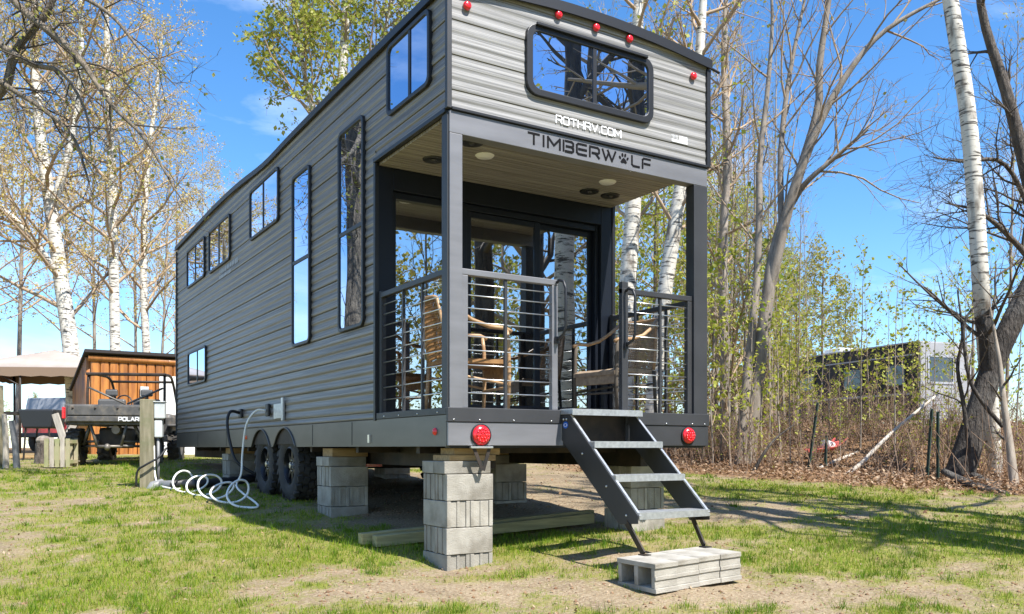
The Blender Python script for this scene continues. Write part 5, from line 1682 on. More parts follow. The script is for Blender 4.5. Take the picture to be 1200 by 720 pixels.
def branch_out(rg, parents, spec):
    out = []
    for pts, rad in parents:
        n = spec['n'] if isinstance(spec['n'], int) else rg.randint(spec['n'][0], spec['n'][1] + 1)
        m_ = len(pts)
        phase = rg.rand() * 6.28
        plen = np.linalg.norm(np.diff(pts, axis=0), axis=1).sum()
        for k in range(n):
            t = spec['t0'] + (spec.get('t1', 1.0) - spec['t0']) * (k + rg.rand()) / n
            f = t * (m_ - 1)
            i = min(int(f), m_ - 2)
            p = pts[i] + (pts[i + 1] - pts[i]) * (f - i)
            r = rad[i] + (rad[i + 1] - rad[i]) * (f - i)
            T = norm(pts[i + 1] - pts[i])
            a = phase + 2.4 * k + rg.normal(0, 0.4)
            ref = np.array([1.0, 0, 0]) if abs(T[0]) < 0.8 else np.array([0, 1.0, 0])
            u = norm(np.cross(T, ref)); v = np.cross(T, u)
            ang = R(spec['ang'] + rg.normal(0, spec.get('angj', 9)))
            d = T * math.cos(ang) + (u * math.cos(a) + v * math.sin(a)) * math.sin(ang)
            L = spec['len'] * (plen if spec.get('rel') else 1.0) * (1 - spec.get('taper', 0.5) * (t - spec['t0']) / max(1e-3, 1 - spec['t0'])) * rg.uniform(0.65, 1.25)
            rr = max(min(r * spec.get('rr', 0.5), spec.get('rmax', 9)), 0.0035)
            out.append(limb(rg, p - T * r * 0.2, d, L, rr, spec.get('seg', 5), spec.get('wob', 0.12), spec.get('up', 0.05), spec.get('r1', 0.3)))
    return out

def tubes_np(polys, sides, off=0):
    """all polylines of one length as open tubes"""
    if not polys:
        return np.zeros((0, 3)), np.zeros((0, 4), int)
    Vs, Qs = [], []
    groups = {}
    for pts, rad in polys:
        groups.setdefault(len(pts), []).append((pts, rad))
    base = off
    for n, lst in groups.items():
        P = np.array([q[0] for q in lst]); r = np.array([q[1] for q in lst])
        T = np.gradient(P, axis=1)
        T /= np.linalg.norm(T, axis=2, keepdims=True) + 1e-9
        ref = np.array([0.41, -0.73, 0.12])
        u = np.cross(T, ref); u /= np.linalg.norm(u, axis=2, keepdims=True) + 1e-9
        v = np.cross(T, u)
        a = np.arange(sides) * 2 * np.pi / sides
        ring = P[:, :, None] + r[:, :, None, None] * (u[:, :, None] * np.cos(a)[None, None, :, None] + v[:, :, None] * np.sin(a)[None, None, :, None])
        m_ = len(lst)
        ids = base + np.arange(m_ * n * sides).reshape(m_, n, sides)
        A, B = ids[:, :-1], ids[:, 1:]
        q = np.stack([A, np.roll(A, -1, 2), np.roll(B, -1, 2), B], -1).reshape(-1, 4)
        Vs.append(ring.reshape(-1, 3)); Qs.append(q)
        base += m_ * n * sides
    return np.concatenate(Vs), np.concatenate(Qs)

def leaves_np(rg, polys, per, size, t0=0.25, spread=0.0, clump=1):
    ps = []
    for pts, rad in polys:
        n = per if isinstance(per, int) else (int(per) + (rg.rand() < per - int(per)))
        for _ in range(n):
            f = (t0 + (1 - t0) * rg.rand()) * (len(pts) - 1)
            i = min(int(f), len(pts) - 2)
            ps.append(pts[i] + (pts[i + 1] - pts[i]) * (f - i))
    if not ps:
        return np.zeros((0, 3)), np.zeros((0, 4), int)
    C = np.repeat(np.array(ps), clump, axis=0)
    n = len(C)
    C = C + rg.normal(0, 1, (n, 3)) * spread
    A = rg.normal(0, 1, (n, 3)); A[:, 2] -= 0.25
    A /= np.linalg.norm(A, axis=1, keepdims=True)
    B = np.cross(A, rg.normal(0, 1, (n, 3)))
    B /= np.linalg.norm(B, axis=1, keepdims=True) + 1e-9
    s = (size * (0.4 + 1.15 * rg.rand(n) ** 1.3))[:, None]
    V = np.stack([C, C + A * s * 0.5 + B * s * 0.34, C + A * s, C + A * s * 0.5 - B * s * 0.34], 1)
    return V.reshape(-1, 3), np.arange(n * 4).reshape(n, 4)

def tree_meshes(seed, trunks, levels, leaf=None, sides=(10, 6, 4, 3)):
    """trunks: polylines; levels: branching rules; leaf: (rule level, per, size, spread, clump)"""
    rg = np.random.RandomState(seed)
    par = trunks
    allb = []
    lv = [trunks]
    for k, spec in enumerate(levels):
        src = lv[spec.get('from', -1)] if spec.get('from') is not None else lv[-1]
        new = branch_out(rg, src, spec)
        lv.append(new)
    tv, tq = tubes_np(trunks, sides[0])
    Vs, Qs, off = [], [], 0
    for k, polys in enumerate(lv[1:]):
        v, q = tubes_np(polys, sides[min(k + 1, len(sides) - 1)], off)
        Vs.append(v); Qs.append(q); off += len(v)
    if off:
        me = np_mesh('trunk', np.concatenate([tv] + Vs), np.concatenate([tq] + [q + len(tv) for q in Qs]))
        me.polygons.foreach_set('material_index', np.r_[np.zeros(len(tq), np.int32), np.ones(sum(len(q) for q in Qs), np.int32)])
    else:
        me = np_mesh('trunk', tv, tq)
    out = [me, None]
    if leaf:
        polys = []
        for l_ in leaf['levels']:
            polys += lv[l_]
        v, q = leaves_np(rg, polys, leaf['per'], leaf['size'], leaf.get('t0', 0.25), leaf.get('spread', 0.0), leaf.get('clump', 1))
        if len(v):
            out[1] = np_mesh('crown', v, q)
    return out

def plant(name, label, cat, meshes, mats, loc, rz=0, s=1.0, group=None, tilt=(0, 0)):
    t = thing(name, label, cat, loc, rz, group)
    t.rotation_euler = (tilt[0], tilt[1], rz)
    t.scale = (s, s, s)
    tk, cr0 = meshes
    if not tk.materials:
        tk.materials.append(M[mats[0]])
        tk.materials.append(M[mats[1]])
    link('trunk', tk, None, t, smooth=True)
    if cr0 is not None:
        link('crown', cr0, M[mats[2]], t)
    return t

def straight(seed, h, r, wob=0.03, n=14, lean=(0, 0)):
    rg = np.random.RandomState(seed)
    z = np.linspace(0, 1, n)
    dx = np.cumsum(rg.normal(0, wob, n)) * 0.25 * h / n + lean[0] * z * h
    dy = np.cumsum(rg.normal(0, wob, n)) * 0.25 * h / n + lean[1] * z * h
    rad = r * (1 - 0.86 * z ** 0.85)
    rad[0] *= 1.35
    return np.stack([dx - dx[0], dy - dy[0], z * h - 0.15], -1), rad

L1 = dict(n=26, t0=0.28, ang=52, len=2.6, taper=0.7, rr=0.5, rmax=0.05, seg=6, wob=0.11, up=0.06)
L2 = dict(n=7, t0=0.2, ang=42, len=0.85, taper=0.5, rr=0.55, seg=4, wob=0.14, up=0.04)
L3 = dict(n=4, t0=0.2, ang=38, len=0.34, taper=0.3, rr=0.6, seg=3, wob=0.15, up=0.03, r1=0.5)
def lev(base, **k):
    d = dict(base); d.update(k); return d

PROTO = {}
for i, sd0 in enumerate((31, 32)):
    PROTO['birch_tan', i] = (tree_meshes(sd0, [straight(sd0, 13.5, 0.08)], [lev(L1, n=26, len=3.0), lev(L2, n=7), lev(L3, n=3)], dict(levels=[2, 3], per=2.1, size=0.058, spread=0.06, clump=4)), ('bark_pale', 'twig', 'leaf_tan'))
    PROTO['bare', i] = (tree_meshes(sd0 + 10, [straight(sd0 + 10, 11.5, 0.06, 0.06)], [lev(L1, n=20, len=2.4, ang=36, up=0.12, t0=0.3), lev(L2, n=5, len=0.9, ang=32, up=0.1), lev(L3, n=2, len=0.45)], dict(levels=[2, 3], per=0.6, size=0.08)), ('bark_pale', 'bark_pale', 'leaf_olive'))
    PROTO['lime', i] = (tree_meshes(sd0 + 20, [straight(sd0 + 20, 8.0, 0.09, 0.05)], [lev(L1, n=30, len=1.9, t0=0.12), lev(L2, n=7, len=0.75), lev(L3, n=3, len=0.32)], dict(levels=[2, 3], per=1.35, size=0.088, spread=0.045, clump=3)), ('bark', 'twig', 'leaf_lime'))
    PROTO['olive', i] = (tree_meshes(sd0 + 30, [straight(sd0 + 30, 9.0, 0.11, 0.05)], [lev(L1, n=34, len=2.1, t0=0.1), lev(L2, n=8, len=0.8), lev(L3, n=3, len=0.34)], dict(levels=[2, 3], per=1.3, size=0.12, spread=0.055, clump=3)), ('bark', 'twig', 'leaf_olive'))
for i, sd0 in enumerate((71, 72, 73)):
    PROTO['sapling', i] = (tree_meshes(sd0, [straight(sd0, 3.6, 0.018, 0.10, 10)], [lev(L1, n=13, len=0.75, t0=0.15, ang=40, seg=5, rmax=0.008, up=0.1), lev(L2, n=4, len=0.28, seg=3)], dict(levels=[1, 2], per=1.1, size=0.07, spread=0.03, clump=3), sides=(6, 3, 3)), ('bark_pale', 'twig', 'leaf_lime'))
for i, sd0 in enumerate((81, 82)):
    stems = []
    rg = np.random.RandomState(sd0)
    for k in range(9):
        a = rg.rand() * 6.28
        stems.append(limb(rg, (0.12 * math.cos(a), 0.12 * math.sin(a), -0.05), (0.45 * math.cos(a), 0.45 * math.sin(a), 1), rg.uniform(0.9, 1.9), 0.010, 6, 0.10, 0.02, 0.4))
    PROTO['shrub', i] = (tree_meshes(sd0, stems, [lev(L1, n=8, len=0.55, t0=0.15, ang=42, seg=4, rmax=0.006), lev(L2, n=4, len=0.22, seg=3)], dict(levels=[1, 2], per=0.35, size=0.06, spread=0.03), sides=(5, 3, 3)), ('brush', 'brush', 'leaf_lime'))

prng = random.Random(5)
def put(kind, px, d, s, label, group, name, cat='tree', rz=None, tilt=None, mats=None):
    i = prng.randrange(sum(1 for k in PROTO if k[0] == kind))
    me, mt = PROTO[kind, i]
    x, y, _ = at(px, 525, d)
    return plant(name, label, cat, me, mats or mt, (x, y, gzf(x, y) - 0.03), rz if rz is not None else prng.uniform(0, 6.28), s, group, tilt or (prng.uniform(-0.04, 0.04), prng.uniform(-0.04, 0.04)))

def hero(name, label, stems, levels, leaf, mats, base, seed, group=None, sides=(14, 7, 4, 3), extra=None):
    """a tree whose stems were surveyed: stems = [(control points px,py,depth), radii]"""
    bx, by, _ = at(*base)
    b = np.array([bx, by, gzf(bx, by) - 0.05])
    tr = []
    for ctrl, rad in stems:
        pts, r = resample([at(*c_) for c_ in ctrl], rad, max(10, 4 * len(ctrl)))
        tr.append((pts - b, r))
    me = tree_meshes(seed, tr, levels, leaf, sides)
    return plant(name, label, 'tree', me, mats, tuple(b), group=group)

# -- right edge: dark leaning tree whose left limb is white birch
hero('leaning_tree', 'thick dark leaning tree forking near the right edge of the picture',
     [([(1120, 568, 12.4), (1133, 530, 12.4), (1148, 478, 12.45), (1166, 422, 12.5), (1192, 366, 12.5), (1220, 305, 12.6), (1250, 180, 12.8), (1262, 20, 13)], [0.205, 0.165, 0.15, 0.145, 0.135, 0.12, 0.10, 0.06]),
      ([(1160, 440, 12.48), (1157, 400, 12.4), (1151, 370, 12.35)], [0.13, 0.115, 0.10])],
     [lev(L1, n=5, len=1.8, t0=0.55, ang=60, rmax=0.03), lev(L2, n=5), lev(L3, n=2)], None, ('bark_dark', 'twig_dark', 'leaf_tan'), (1125, 562, 12.4), 301)
hero('birch_tree', 'tall white birch trunk rising above the leaning dark tree at right',
     [([(1168, 570, 12.9), (1160, 470, 12.8), (1153, 385, 12.6), (1149, 330, 12.4), (1143, 235, 12.4), (1133, 125, 12.4), (1113, -5, 12.4), (1098, -130, 12.4), (1090, -300, 12.4)], [0.10, 0.115, 0.115, 0.115, 0.112, 0.108, 0.10, 0.09, 0.06])],
     [lev(L1, n=12, len=1.6, t0=0.72, ang=55, rmax=0.03), lev(L2, n=6), lev(L3, n=2)], dict(levels=[2, 3], per=1, size=0.06), ('birch', 'twig', 'leaf_olive'), (1168, 570, 12.9), 302)
hero('dead_trunk', 'pale slender trunk with broken side limbs below the leaning tree',
     [([(1190, 585, 11.6), (1184, 530, 11.7), (1176, 470, 11.8), (1172, 430, 11.9), (1160, 360, 12)], [0.07, 0.055, 0.042, 0.03, 0.012])],
     [lev(L1, n=5, len=0.7, t0=0.25, ang=60, rmax=0.03, wob=0.2), lev(L2, n=3, len=0.4)], None, ('bark_pale', 'bark', 'leaf_tan'), (1190, 585, 11.6), 303)
hero('bare_tree', 'bare dark spreading tree behind the birch at the right edge',
     [([(1235, 560, 14.5), (1238, 420, 14.5), (1225, 300, 14.5), (1205, 210, 14.5), (1180, 110, 14.5), (1150, 10, 14.5), (1140, -120, 14.5)], [0.17, 0.15, 0.13, 0.11, 0.09, 0.06, 0.03]),
      ([(1232, 340, 14.5), (1195, 290, 14.3), (1150, 250, 14.1), (1108, 238, 14)], [0.06, 0.05, 0.035, 0.012]),
      ([(1225, 290, 14.5), (1180, 195, 14.2), (1130, 190, 14), (1095, 185, 13.9)], [0.05, 0.04, 0.03, 0.012])],
     [lev(L1, n=12, len=1.5, t0=0.25, ang=48, rmax=0.03, wob=0.18), lev(L2, n=7, len=0.8, wob=0.2), lev(L3, n=3, len=0.4)], None, ('bark', 'twig_dark', 'leaf_tan'), (1235, 560, 14.5), 304)
hero('twisted_vine_tree', 'thin dark crooked sapling leaning just left of the dark tree',
     [([(1140, 560, 12.1), (1130, 480, 12.1), (1122, 430, 12.1), (1128, 395, 12.1), (1122, 340, 12.1)], [0.035, 0.03, 0.028, 0.02, 0.01]),
      ([(1175, 500, 12.0), (1150, 470, 12.0), (1135, 440, 12.0), (1130, 380, 12.0), (1150, 350, 12)], [0.03, 0.026, 0.022, 0.02, 0.01])],
     [lev(L1, n=7, len=0.8, t0=0.3, ang=50, wob=0.2), lev(L2, n=3, len=0.3)], None, ('bark_dark', 'twig_dark', 'leaf_tan'), (1140, 560, 12.1), 305)

# -- centre right: fan of grey stems leaning right
hero('multi_stem_tree', 'grey tree of several stems fanning out to the right, right of the porch',
     [([(872, 558, 14.6), (884, 470, 14.6), (897, 370, 14.7), (909, 292, 14.8), (938, 200, 15), (959, 125, 15), (960, 80, 15), (970, 10, 15), (985, -90, 15)], [0.16, 0.125, 0.11, 0.105, 0.09, 0.07, 0.058, 0.04, 0.02]),
      ([(900, 350, 14.75), (926, 237, 14.6), (952, 165, 14.5), (982, 104, 14.4), (1030, 42, 14.3), (1100, 0, 14.2), (1150, -20, 14.2)], [0.09, 0.085, 0.075, 0.06, 0.045, 0.03, 0.012]),
      ([(866, 558, 14.4), (873, 470, 14.5), (886, 340, 14.8), (890, 240, 15.0), (890, 190, 15.1), (900, 100, 15.2), (905, 10, 15.3), (895, -60, 15.3)], [0.10, 0.08, 0.07, 0.06, 0.055, 0.042, 0.03, 0.015]),
      ([(925, 245, 14.8), (944, 215, 14.6), (976, 187, 14.4), (1017, 152, 14.2)], [0.05, 0.045, 0.035, 0.02]),
      ([(916, 275, 14.8), (915, 180, 15.1), (925, 90, 15.3), (945, -10, 15.4)], [0.055, 0.05, 0.04, 0.02])],
     [lev(L1, n=10, len=2.2, t0=0.38, ang=36, rmax=0.02, wob=0.13, up=0.06), lev(L2, n=5, len=0.8, wob=0.18), lev(L3, n=3, len=0.35)], dict(levels=[2, 3], per=0.1, size=0.06), ('bark_pale', 'twig', 'leaf_olive'), (870, 556, 14.5), 306)
hero('grey_tree', 'slender grey tree with ragged twigs close to the right porch post',
     [([(848, 556, 16.5), (850, 440, 16.5), (847, 300, 16.5), (852, 180, 16.6), (848, 60, 16.8), (855, -60, 17)], [0.12, 0.10, 0.085, 0.07, 0.05, 0.03])],
     [lev(L1, n=30, len=2.0, t0=0.1, ang=48, rmax=0.03, wob=0.14), lev(L2, n=7, len=0.8, wob=0.16), lev(L3, n=3, len=0.35)], dict(levels=[2, 3], per=0.35, size=0.07), ('bark_pale', 'twig', 'leaf_olive'), (850, 556, 16.5), 307)

# -- behind the porch: two leaning birches, and taller crowns over the roof
hero('birch_tree', 'white birch trunk seen through the porch, left of the two there',
     [([(728, 560, 17), (733, 420, 17), (736, 330, 17), (742, 240, 17), (748, 120, 17), (748, 10, 17), (760, -80, 17)], [0.20, 0.18, 0.17, 0.155, 0.13, 0.11, 0.07])],
     [lev(L1, n=24, len=2.4, t0=0.45, rmax=0.04), lev(L2, n=7), lev(L3, n=3)], dict(levels=[2, 3], per=0.5, size=0.09, spread=0.04), ('birch', 'twig', 'leaf_olive'), (728, 560, 17), 308)
hero('birch_tree', 'white birch trunk leaning right through the porch opening, right of the two there',
     [([(760, 560, 16.4), (770, 420, 16.4), (780, 335, 16.4), (797, 225, 16.4), (815, 120, 16.4), (822, 30, 16.4), (828, -60, 16.4)], [0.17, 0.15, 0.145, 0.135, 0.11, 0.085, 0.05])],
     [lev(L1, n=24, len=2.2, t0=0.45, rmax=0.04), lev(L2, n=7), lev(L3, n=3)], dict(levels=[2, 3], per=0.7, size=0.09, spread=0.04), ('birch', 'twig', 'leaf_lime'), (760, 560, 16.4), 309)

# -- left: birches behind the shed, poplar behind the trailer
hero('birch_tree', 'white birch with forked crown behind the canopy, leftmost birch',
     [([(92, 545, 24), (84, 420, 24), (72, 330, 24), (58, 235, 24), (46, 150, 24), (40, 40, 24), (45, -80, 24)], [0.25, 0.22, 0.20, 0.165, 0.13, 0.10, 0.05]),
      ([(70, 325, 24), (45, 290, 23.5), (10, 250, 23), (-30, 230, 23)], [0.09, 0.08, 0.06, 0.03]),
      ([(60, 250, 24), (85, 160, 24), (95, 60, 24), (92, -60, 24)], [0.11, 0.09, 0.07, 0.04])],
     [lev(L1, n=22, len=3.4, t0=0.25, rmax=0.06), lev(L2, n=7, len=1.3), lev(L3, n=4, len=0.5)], dict(levels=[2, 3], per=2, size=0.06, spread=0.06, clump=4), ('birch', 'twig', 'leaf_tan'), (92, 545, 24), 310)
hero('birch_tree', 'straight slender white birch behind the shed roof',
     [([(138, 545, 25), (135, 410, 25), (133, 300, 25), (131, 200, 25), (127, 110, 25), (125, 0, 25), (130, -100, 25)], [0.18, 0.15, 0.14, 0.12, 0.095, 0.07, 0.04])],
     [lev(L1, n=34, len=3.2, t0=0.3, rmax=0.05), lev(L2, n=7, len=1.2), lev(L3, n=4, len=0.5)], dict(levels=[2, 3], per=2, size=0.06, spread=0.06, clump=4), ('birch', 'twig', 'leaf_tan'), (138, 545, 25), 311)
hero('birch_tree', 'pale birch with tan catkins just left of the trailer rear',
     [([(176, 545, 29), (172, 420, 29), (168, 320, 29), (172, 200, 29), (182, 120, 29), (190, 40, 29)], [0.17, 0.14, 0.12, 0.10, 0.07, 0.04])],
     [lev(L1, n=26, len=3.2, t0=0.3, rmax=0.05), lev(L2, n=7, len=1.2), lev(L3, n=4, len=0.5)], dict(levels=[2, 3], per=2, size=0.06, spread=0.06, clump=4), ('birch', 'twig', 'leaf_tan'), (176, 545, 29), 312)
hero('poplar_tree', 'yellow green leafed poplar rising behind the trailer roof at left',
     [([(400, 545, 22), (400, 350, 22), (398, 200, 22), (402, 80, 22), (408, -40, 22), (405, -170, 22)], [0.24, 0.2, 0.17, 0.13, 0.09, 0.05]),
      ([(400, 220, 22), (370, 140, 21.8), (352, 60, 21.6), (345, -20, 21.6)], [0.08, 0.07, 0.05, 0.02]),
      ([(402, 150, 22), (440, 70, 22.2), (465, -20, 22.4)], [0.08, 0.06, 0.03])],
     [lev(L1, n=26, len=2.0, t0=0.3, rmax=0.04, ang=48), lev(L2, n=7, len=0.9), lev(L3, n=3, len=0.4)], dict(levels=[2, 3], per=1.7, size=0.10, spread=0.06, clump=4), ('birch', 'twig', 'leaf_poplar'), (400, 545, 22), 313)

# -- big tree just out of frame to the left; its limbs hang into the picture and it is mirrored in the tall window
hero('overhanging_tree', 'dark bare limbs with fresh buds hanging in from the upper left',
     [([(-60, 560, 12.9), (-52, 420, 12.9), (-60, 250, 12.9), (-50, 80, 12.9), (-40, -80, 12.8), (-50, -260, 12.7)], [0.40, 0.34, 0.31, 0.27, 0.21, 0.12]),
      ([(-40, -70, 12.8), (20, 5, 12.2), (85, 60, 11.6), (130, 122, 11.2), (165, 157, 11.0), (190, 195, 10.8), (207, 226, 10.7), (224, 245, 10.6)], [0.075, 0.06, 0.05, 0.042, 0.036, 0.026, 0.016, 0.007]),
      ([(-45, 20, 12.8), (30, 72, 12.2), (72, 85, 11.9), (100, 130, 11.6), (107, 180, 11.5)], [0.06, 0.045, 0.036, 0.022, 0.008]),
      ([(-50, 60, 12.8), (0, 96, 12.3), (50, 128, 12.0), (85, 160, 11.8), (100, 200, 11.7), (109, 234, 11.6)], [0.055, 0.045, 0.034, 0.028, 0.02, 0.007]),
      ([(-45, 0, 12.8), (40, -20, 12), (120, 10, 11.5), (165, 60, 11.2), (205, 100, 11)], [0.05, 0.04, 0.03, 0.02, 0.007]),
      ([(-55, 150, 12.9), (5, 105, 12.6), (18, 60, 12.5), (55, 15, 12.3), (80, -50, 12.2)], [0.07, 0.06, 0.05, 0.045, 0.03])],
     [lev(L1, n=13, len=1.3, t0=0.22, ang=42, rmax=0.016, wob=0.14, up=-0.02), lev(L2, n=6, len=0.6, up=0), lev(L3, n=2, len=0.25)], dict(levels=[2, 3], per=0.8, size=0.05, spread=0.03), ('bark_stout', 'twig_dark', 'leaf_olive'), (-60, 560, 12.9), 314)

# -- trees beside and behind the photographer: they shade the right lawn and stand mirrored in the glass
def behind(name, label, x, y, h, r, mats, seed, leaf_per=0.5, n1=26, lean=(0, 0)):
    pts, rad = straight(seed, h, r, 0.05, 16, lean)
    rad = r * (1 - 0.75 * np.linspace(0, 1, 16)); rad[0] *= 1.3
    me = tree_meshes(seed, [(pts, rad)], [lev(L1, n=n1, len=3.0, t0=0.3, rmax=0.07, wob=0.15), lev(L2, n=7, len=1.1), lev(L3, n=3, len=0.4)], dict(levels=[2, 3], per=leaf_per, size=0.06, spread=0.03))
    return plant(name, label, 'tree', me, mats, (x, y, gzf(x, y) - 0.05), group='trees standing behind the viewpoint')
behind('birch_tree', 'thick birch trunk mirrored in the right pane of the glass door', 4.75, -2.35, 13, 0.20, ('birch', 'twig', 'leaf_olive'), 401, 0.2, 11)
behind('birch_tree', 'slimmer birch mirrored beside the thick one in the right door pane', 6.6, -3.6, 13, 0.15, ('bark_pale', 'twig', 'leaf_olive'), 402, 0.2, 16)
behind('oak_tree', 'dark trunk mirrored in the left half of the loft window', 5.25, -5.75, 15, 0.23, ('bark_dark', 'twig_dark', 'leaf_olive'), 403, 0.4, 13)
behind('oak_tree', 'dark trunk mirrored in the right half of the loft window', 6.1, -5.2, 14, 0.20, ('bark_dark', 'twig_dark', 'leaf_olive'), 404, 0.4, 12)
behind('maple_tree', 'tree with budding crown mirrored in the left porch glass', 0.6, -13.5, 13, 0.2, ('bark', 'twig', 'leaf_olive'), 405, 1.2)
behind('maple_tree', 'budding tree mirrored between the trunks in the middle door pane', 9.5, -11, 14, 0.2, ('bark', 'twig', 'leaf_olive'), 406, 1.0)
behind('maple_tree', 'far budding tree mirrored low in the door glass', 4.0, -18, 14, 0.2, ('bark', 'twig', 'leaf_lime'), 407, 1.2)
behind('maple_tree', 'far budding tree mirrored at the left of the door glass', -3.5, -19, 13, 0.2, ('bark', 'twig', 'leaf_lime'), 408, 1.2)

# -- the wood behind: copies of a few kinds
GW = 'trees of the wood behind'
for px, d, s in ((700, 24, 1.0), (722, 21, 0.85), (742, 26, 1.1), (763, 19.5, 0.8), (785, 23, 0.95), (806, 20.5, 0.85), (825, 25, 0.95), (842, 18.5, 0.62), (858, 20, 0.7), (876, 22, 0.72), (896, 19, 0.5), (915, 24, 0.62), (935, 21, 0.45), (850, 27, 1.0), (905, 30, 0.85), (645, 27, 1.1), (672, 30, 1.2)):
    put('lime', px, d, s, 'fresh lime green tree seen past the porch', GW, 'young_tree')
for px, d, s in ((962, 42, 1.25), (990, 46, 1.1), (935, 44, 1.25)):
    put('olive', px, d, s * 0.8, 'yellow green rounded tree above the dark camper', 'trees above the camper', 'round_tree')
for px, d, s in ((833, 17.5, 0.62), (853, 18.2, 0.7), (871, 17.4, 0.6), (886, 18.5, 0.72), (902, 18, 0.55), (919, 19.5, 0.6), (934, 18.4, 0.48), (838, 21, 1.0), (862, 24, 1.15), (880, 28, 1.2), (908, 27, 1.1), (830, 27, 1.3), (770, 28, 1.25), (700, 27, 1.2), (948, 22, 0.5), (1140, 24, 0.85), (1178, 22, 0.9), (1215, 19, 0.9)):
    put('bare', px, d, s, 'thin grey bare tree in the wood at right', 'bare grey trees of the wood at right', 'bare_tree')
for px, d, s in ((-60, 22, 1.0), (-20, 29, 1.2), (20, 30, 1.25), (82, 35, 1.2), (112, 38, 1.3), (160, 40, 1.25), (205, 38, 1.05), (240, 38, 1.0), (268, 41, 0.95), (290, 44, 0.85), (-110, 26, 1.1), (185, 33, 0.95)):
    put('birch_tan', px, d, s, 'pale trunked tree with tan catkins behind shed and canopy', 'tan trees behind the shed', 'birch_tree')
for px, d, s in ((340, 36, 1.2), (372, 32, 1.15), (440, 34, 1.2), (470, 30, 1.1), (560, 34, 1.2), (600, 32, 1.2)):
    put('olive', px, d, s, 'yellow green tree rising behind the trailer roof', 'trees behind the trailer', 'round_tree')
for k in range(26):
    px = -120 + k * 58 + prng.uniform(-20, 20)
    put('olive' if k % 2 else 'lime', px, prng.uniform(46, 62), prng.uniform(0.32, 0.5) if (px < 330 or 980 < px < 1130) else prng.uniform(0.6, 0.9), 'low far tree closing the view at the horizon', 'far trees at the horizon', 'far_tree')
for px, d, s in ((835, 14.2, 1.0), (845, 15.0, 1.2), (856, 13.9, 0.85), (868, 15.4, 1.3), (880, 14.1, 0.9), (892, 15.1, 1.1), (903, 14.0, 0.8), (915, 14.9, 1.05), (926, 14.3, 0.85), (938, 15.6, 0.8), (955, 14.6, 0.65), (972, 16.2, 0.65), (985, 14.4, 0.5), (1008, 14.8, 1.0), (1030, 16.4, 0.55), (1047, 14.0, 0.9), (1065, 16.0, 0.55), (1083, 15.5, 0.7), (1110, 14.4, 0.6), (962, 20, 1.0), (992, 19, 0.95), (1018, 21, 1.05), (1040, 18.5, 0.85), (1058, 20.5, 1.0), (1078, 19, 0.9), (1095, 21, 1.0), (1120, 18, 0.9), (1150, 17, 1.0), (1170, 18, 1.1), (1192, 16.5, 1.0), (930, 17.5, 0.9), (905, 17, 1.1), (1135, 15.8, 0.9), (1180, 14.2, 0.8), (825, 15.6, 1.3), (1215, 13.5, 0.8), (818, 16.8, 1.2), (790, 17.8, 1.1), (760, 18.4, 1.1), (735, 18.8, 1.1)):
    put('sapling', px, d, s, 'thin leafing sapling at the wood edge', 'saplings along the wood edge', 'sapling', 'sapling')
for k in range(40):
    px = 826 + k * 9.8 + prng.uniform(-5, 5)
    d = prng.uniform(13.6, 18.5) - max(0, (px - 1000) / 200) * 1.2
    put('shrub', px, d, prng.uniform(0.4, 0.75), 'low twiggy shrub in the leaf litter', 'shrubs along the wood edge', 'twiggy_shrub', 'shrub')
for k in range(10):
    put('shrub', prng.uniform(655, 820), prng.uniform(17, 22), prng.uniform(0.9, 1.5), 'leafy shrub seen under and past the porch', 'shrubs beyond the porch', 'leafy_shrub', 'shrub')

# dead twigs and stems standing thick along the wood edge
rg = np.random.RandomState(99)
polys = []
for _ in range(1500):
    d = rg.uniform(13.3, 24)
    lat = rg.uniform(2.6, 0.66 * d)
    d = d - np.clip(lat - 2.6, 0, 3.4) * 0.75
    x, y = ld(lat, d)
    if litter_amount(np.array([x]), np.array([y]))[0] < 0.6:
        continue
    z = gzf(x, y)
    flat = rg.rand() < 0.35
    dirv = (rg.normal(0, 1), rg.normal(0, 1), 0.12) if flat else (rg.normal(0, 0.28), rg.normal(0, 0.28), 1)
    polys.append(limb(rg, (x, y, z + (0.03 if flat else -0.03)), dirv, rg.uniform(0.3, 1.3 if not flat else 0.8), rg.uniform(0.003, 0.008), 4, 0.12, 0, 0.35))
v, q = tubes_np(polys, 3)
o = link('dead_brush', np_mesh('dead_brush', v, q), M['brush'], kind='stuff')
tag(o, 'tangle of dead stems and twigs along the edge of the wood', 'brush')
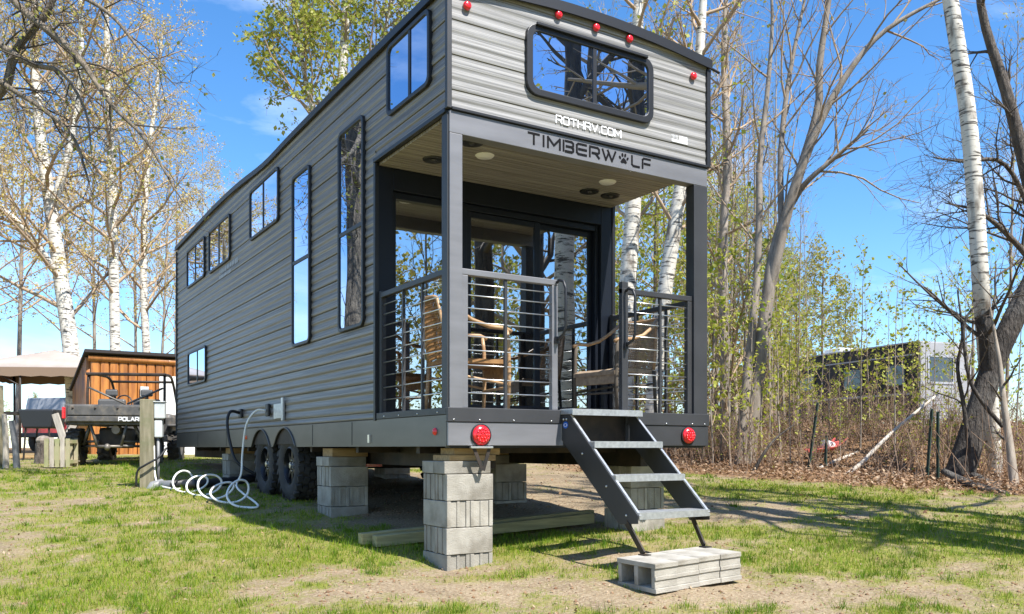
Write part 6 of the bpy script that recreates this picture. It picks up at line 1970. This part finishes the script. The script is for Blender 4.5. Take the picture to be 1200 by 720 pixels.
# -- more of the wood on the near side of the yard, mirrored in the porch glass and windows
for k, (x, y, kd, s_) in enumerate(((-9, -20, 'olive', 1.3), (-5.5, -24, 'lime', 1.5), (-1, -21, 'olive', 1.3), (2.5, -25, 'lime', 1.6), (6, -21, 'olive', 1.4), (9.5, -24, 'olive', 1.5), (13, -19, 'lime', 1.5), (14, -13, 'olive', 1.3), (17, -16, 'lime', 1.5), (12, -7, 'lime', 1.0), (18, -8, 'olive', 1.3), (8, -28, 'olive', 1.7), (-3, -30, 'lime', 1.8), (16, -24, 'olive', 1.6), (-14, -14, 'olive', 1.2), (-13, -22, 'olive', 1.5), (20, -2, 'lime', 1.3), (15, -3, 'olive', 1.0), (7.8, -13.5, 'bare', 1.1), (9.4, -14.5, 'olive', 1.1), (11, -17, 'bare', 1.3), (8.2, -18, 'olive', 1.3), (6.6, -16, 'bare', 1.2), (12.5, -12, 'bare', 1.1))):
    me, mt = PROTO[kd, k % 2]
    plant('yard_tree', 'leafing tree of the wood mirrored in the porch glass', 'tree', me, mt, (x, y, gzf(x, y)), k * 1.7, s_, 'trees mirrored in the glass')

# things of one kind in a row: say which one, counted from the left
WORDS = ['first', 'second', 'third', 'fourth', 'fifth', 'sixth', 'seventh', 'eighth', 'ninth', 'tenth', 'eleventh', 'twelfth', 'thirteenth', 'fourteenth', 'fifteenth', 'sixteenth', 'seventeenth', 'eighteenth', 'nineteenth']
TENS = {20: ('twentieth', 'twenty'), 30: ('thirtieth', 'thirty'), 40: ('fortieth', 'forty'), 50: ('fiftieth', 'fifty')}
def ordinal(n):
    if n <= 19:
        return WORDS[n - 1]
    t, r = n // 10 * 10, n % 10
    return TENS[t][0] if r == 0 else TENS[t][1] + '-' + WORDS[r - 1]
same = {}
for o in sc.objects:
    if o.parent is None and o.get('label') and o.get('kind') is None and o.get('group') != 'trees mirrored in the glass':
        same.setdefault(o['label'], []).append(o)
for lab, lst in same.items():
    if len(lst) > 1:
        def bearing(o):
            a, b = latd(o.location.x, o.location.y)
            return a / b
        for k, o in enumerate(sorted(lst, key=bearing)):
            o['label'] = lab + ', ' + ordinal(k + 1) + ' from the left'
